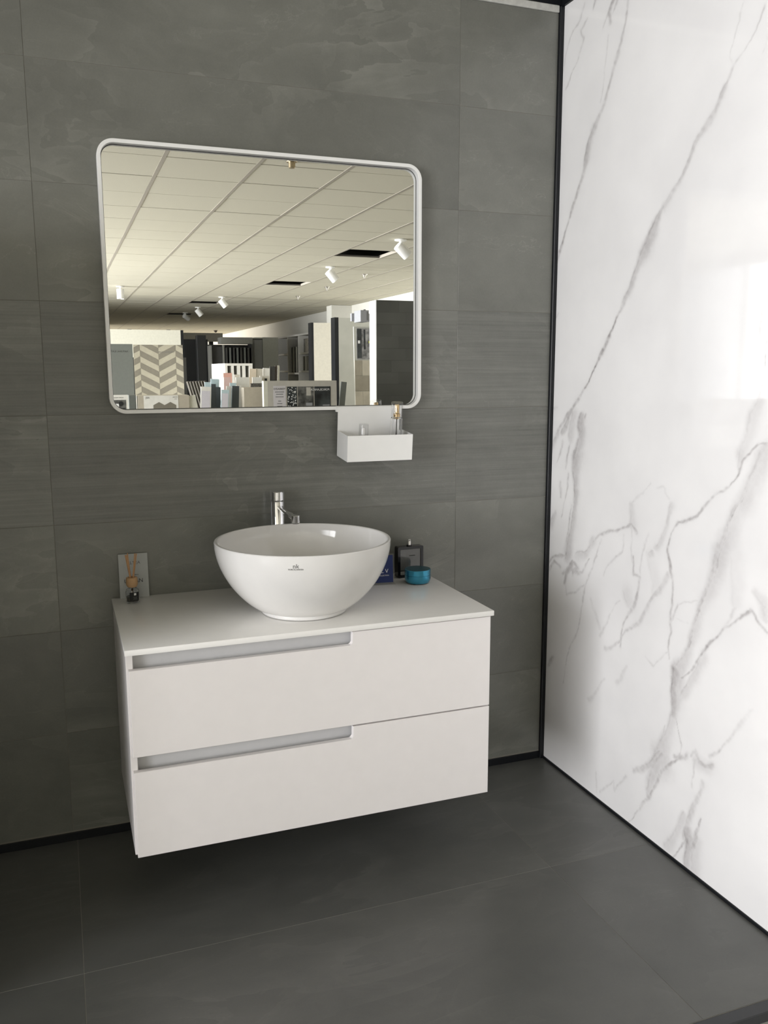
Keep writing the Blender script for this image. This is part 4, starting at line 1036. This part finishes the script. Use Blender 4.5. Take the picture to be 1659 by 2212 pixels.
upright('narrow dark glazed sample board in front of the pale ice board', 1.068, 1.118, 1.185, -6.10, 'steel_blue', 0, 2)
upright('ice blue sample board with lavender streak', 1.098, 1.175, 1.160, -6.00, 'ice', 0, 4, front='lavender')
upright('short white sample board beside the lavender streaked one', 1.165, 1.215, 1.192, -6.08, 'white_board', 0, 3)
upright('pale blue sample board behind the short white one', 1.225, 1.290, 1.222, -6.20, 'ice', 0, 2)
upright('black glazed sample board left of the plain beige carton', 1.215, 1.285, 1.195, -6.05, 'steel_blue', 0, 3)
upright('tall white sample board touching the plain beige carton', 1.278, 1.330, 1.200, -6.12, 'white_board', 0, 1)
upright('pale rose sample board in front of the white slotted rack', 1.350, 1.425, 1.272, -7.20, 'rose', 0, 1)
upright('salmon sample board behind the pale rose one', 1.372, 1.470, 1.318, -7.35, 'salmon', 0, 1)
upright('broad white sample board behind the black glazed one', 1.440, 1.590, 1.272, -6.95, 'white_board', 0, 0)
upright('green-grey sample board in front of the rack slots', 1.490, 1.555, 1.300, -7.30, 'oat', 0, 0)
for k, (xa, xb, tp, m, lab) in enumerate(((1.690, 1.770, 1.365, 'sand', 'sand coloured sample board leaning at the left of the cream set'), (1.772, 1.850, 1.365, 'oat', 'oat coloured sample board second in the cream set'),
                              (1.855, 1.935, 1.372, 'white_board', 'off-white sample board in the middle of the cream set'), (1.935, 1.998, 1.392, 'charcoal', 'dark sample board fourth in the cream set'),
                              (2.000, 2.030, 1.402, 'brown', 'narrow brown sample board fifth in the cream set'), (2.034, 2.056, 1.402, 'pale', 'narrow ivory sample board at the right end of the cream set'))):
    upright(lab, xa, xb, tp, -7.50 - 0.01 * k, m, 0, 2, group='cream set of sample boards')
cx = display('beige_carton', 'plain beige carton in the middle of the counter', 'box', 1.330, 1.572, -6.25, -6.0, 1.178, 'beige', KZ, 0.002)
sample('speckled_tile', 'dark speckled tile standing behind the plain beige carton', 1.618, -6.62, KZ, 0.176, 0.02, 0.286, 'floral', None)
sample('white_card', 'small white card behind the dark speckled tile', 1.640, -6.80, KZ, 0.104, 0.01, 0.348, 'white_board', None)
hb = thing('socket_board', 'small cream board with a black rectangle beside the white card', 'sample board', (1.726, -6.82, KZ))
obj('board', box(-0.052, 0.052, -0.012, 0, 0, 0.362), 'oat', hb)
obj('black_rectangle', box(0.000, 0.026, 0.0003, 0.002, 0.286, 0.334), 'ink_black', hb)

# white slotted rack
wk = thing('slotted_rack', 'tall white rack with dark slots behind the pink boards', 'display rack', (1.78, -9.0, FZ))
obj('side_panel', box(-0.171, -0.140, -0.50, 0.50, 0.0005, 1.459), 'white_board', wk)
obj('top_panel', box(-0.1395, 0.176, -0.50, 0.49, 1.430, 1.459), 'white_board', wk)
obj('back_panel', box(-0.1395, 0.176, -0.50, -0.46, 0.0005, 1.4295), 'charcoal', wk)
for k, (xa, xb) in enumerate(((-0.092, -0.060), (-0.018, 0.020), (0.046, 0.086), (0.132, 0.176))):
    obj('divider', box(xa, xb, -0.459, 0.50, 0.0005, 1.4295), 'white_board', wk)
obj('front_rail', box(-0.1395, 0.176, 0.4905, 0.505, 1.4302, 1.459), 'white_board', wk)

# big framed catalogue board
fb = thing('catalogue_board', 'framed catalogue board with dark photos and mosaic at the bottom of the mirror', 'display board', (1.870, -5.82, KZ))
obj('frame', box(-0.346, 0.346, -0.05, 0.02, 0, 0.318, 0.003, 1), 'frame_grey', fb)
obj('side_cheek', box(-0.386, -0.3465, -0.05, 0.02, 0, 0.318), 'pale', fb)
tp = obj('text_sheet', box(-0.293, -0.170, 0.0203, 0.0215, 0.0, 0.270), 'text_panel', fb)
lettering('lettering', 'TERRAZO', 0.026, 'ink_black', tp, (-0.232, 0.0219, 0.232), BACKWARD)
for k, (zz, w) in enumerate(((0.212, 0.09), (0.190, 0.07), (0.165, 0.08), (0.125, 0.03), (0.100, 0.05), (0.075, 0.05))):
    obj('print_line', box(-0.232 - w / 2, -0.232 + w / 2, 0.0217, 0.0222, zz - 0.003, zz + 0.003), 'ink_grey', tp)
mo = obj('mosaic_photo', box(-0.157, -0.059, 0.0203, 0.0215, 0.062, 0.262), 'photo_dark', fb)
rm = random.Random(2)
for k in range(34):
    x = rm.uniform(-0.148, -0.068); z = rm.uniform(0.072, 0.252); s = rm.uniform(0.004, 0.008)
    obj('terrazzo_chip', box(-s, s, 0, 0.0006, -s * 0.5, s * 0.5), 'ink_white', mo, (x, 0.0217, z), (0, rm.uniform(0, 3), 0))
ph = obj('room_photo', box(-0.051, 0.109, 0.0203, 0.0215, 0.062, 0.262), 'photo_mid', fb)
obj('photo_window', box(0.035, 0.080, 0.0217, 0.0222, 0.175, 0.255), 'frame_grey', ph)
obj('photo_bed', box(0.030, 0.095, 0.0217, 0.0222, 0.075, 0.105), 'header', ph)
dp = obj('dark_photo', box(0.117, 0.282, 0.0203, 0.0215, 0.062, 0.262), 'photo_dark', fb)
lettering('lettering', 'PORCELANICA', 0.0285, 'ink_white', dp, (0.270, 0.0219, 0.222), BACKWARD, 'LEFT')
obj('photo_bedding', box(0.20, 0.27, 0.0217, 0.0222, 0.066, 0.085), 'header', dp)
ln = sample('charcoal_slab', 'charcoal slab leaning at the right end of the catalogue board', 2.42, -6.30, KZ, 0.062, 0.02, 0.300, 'grey_board', None, (0, math.radians(6), 0))
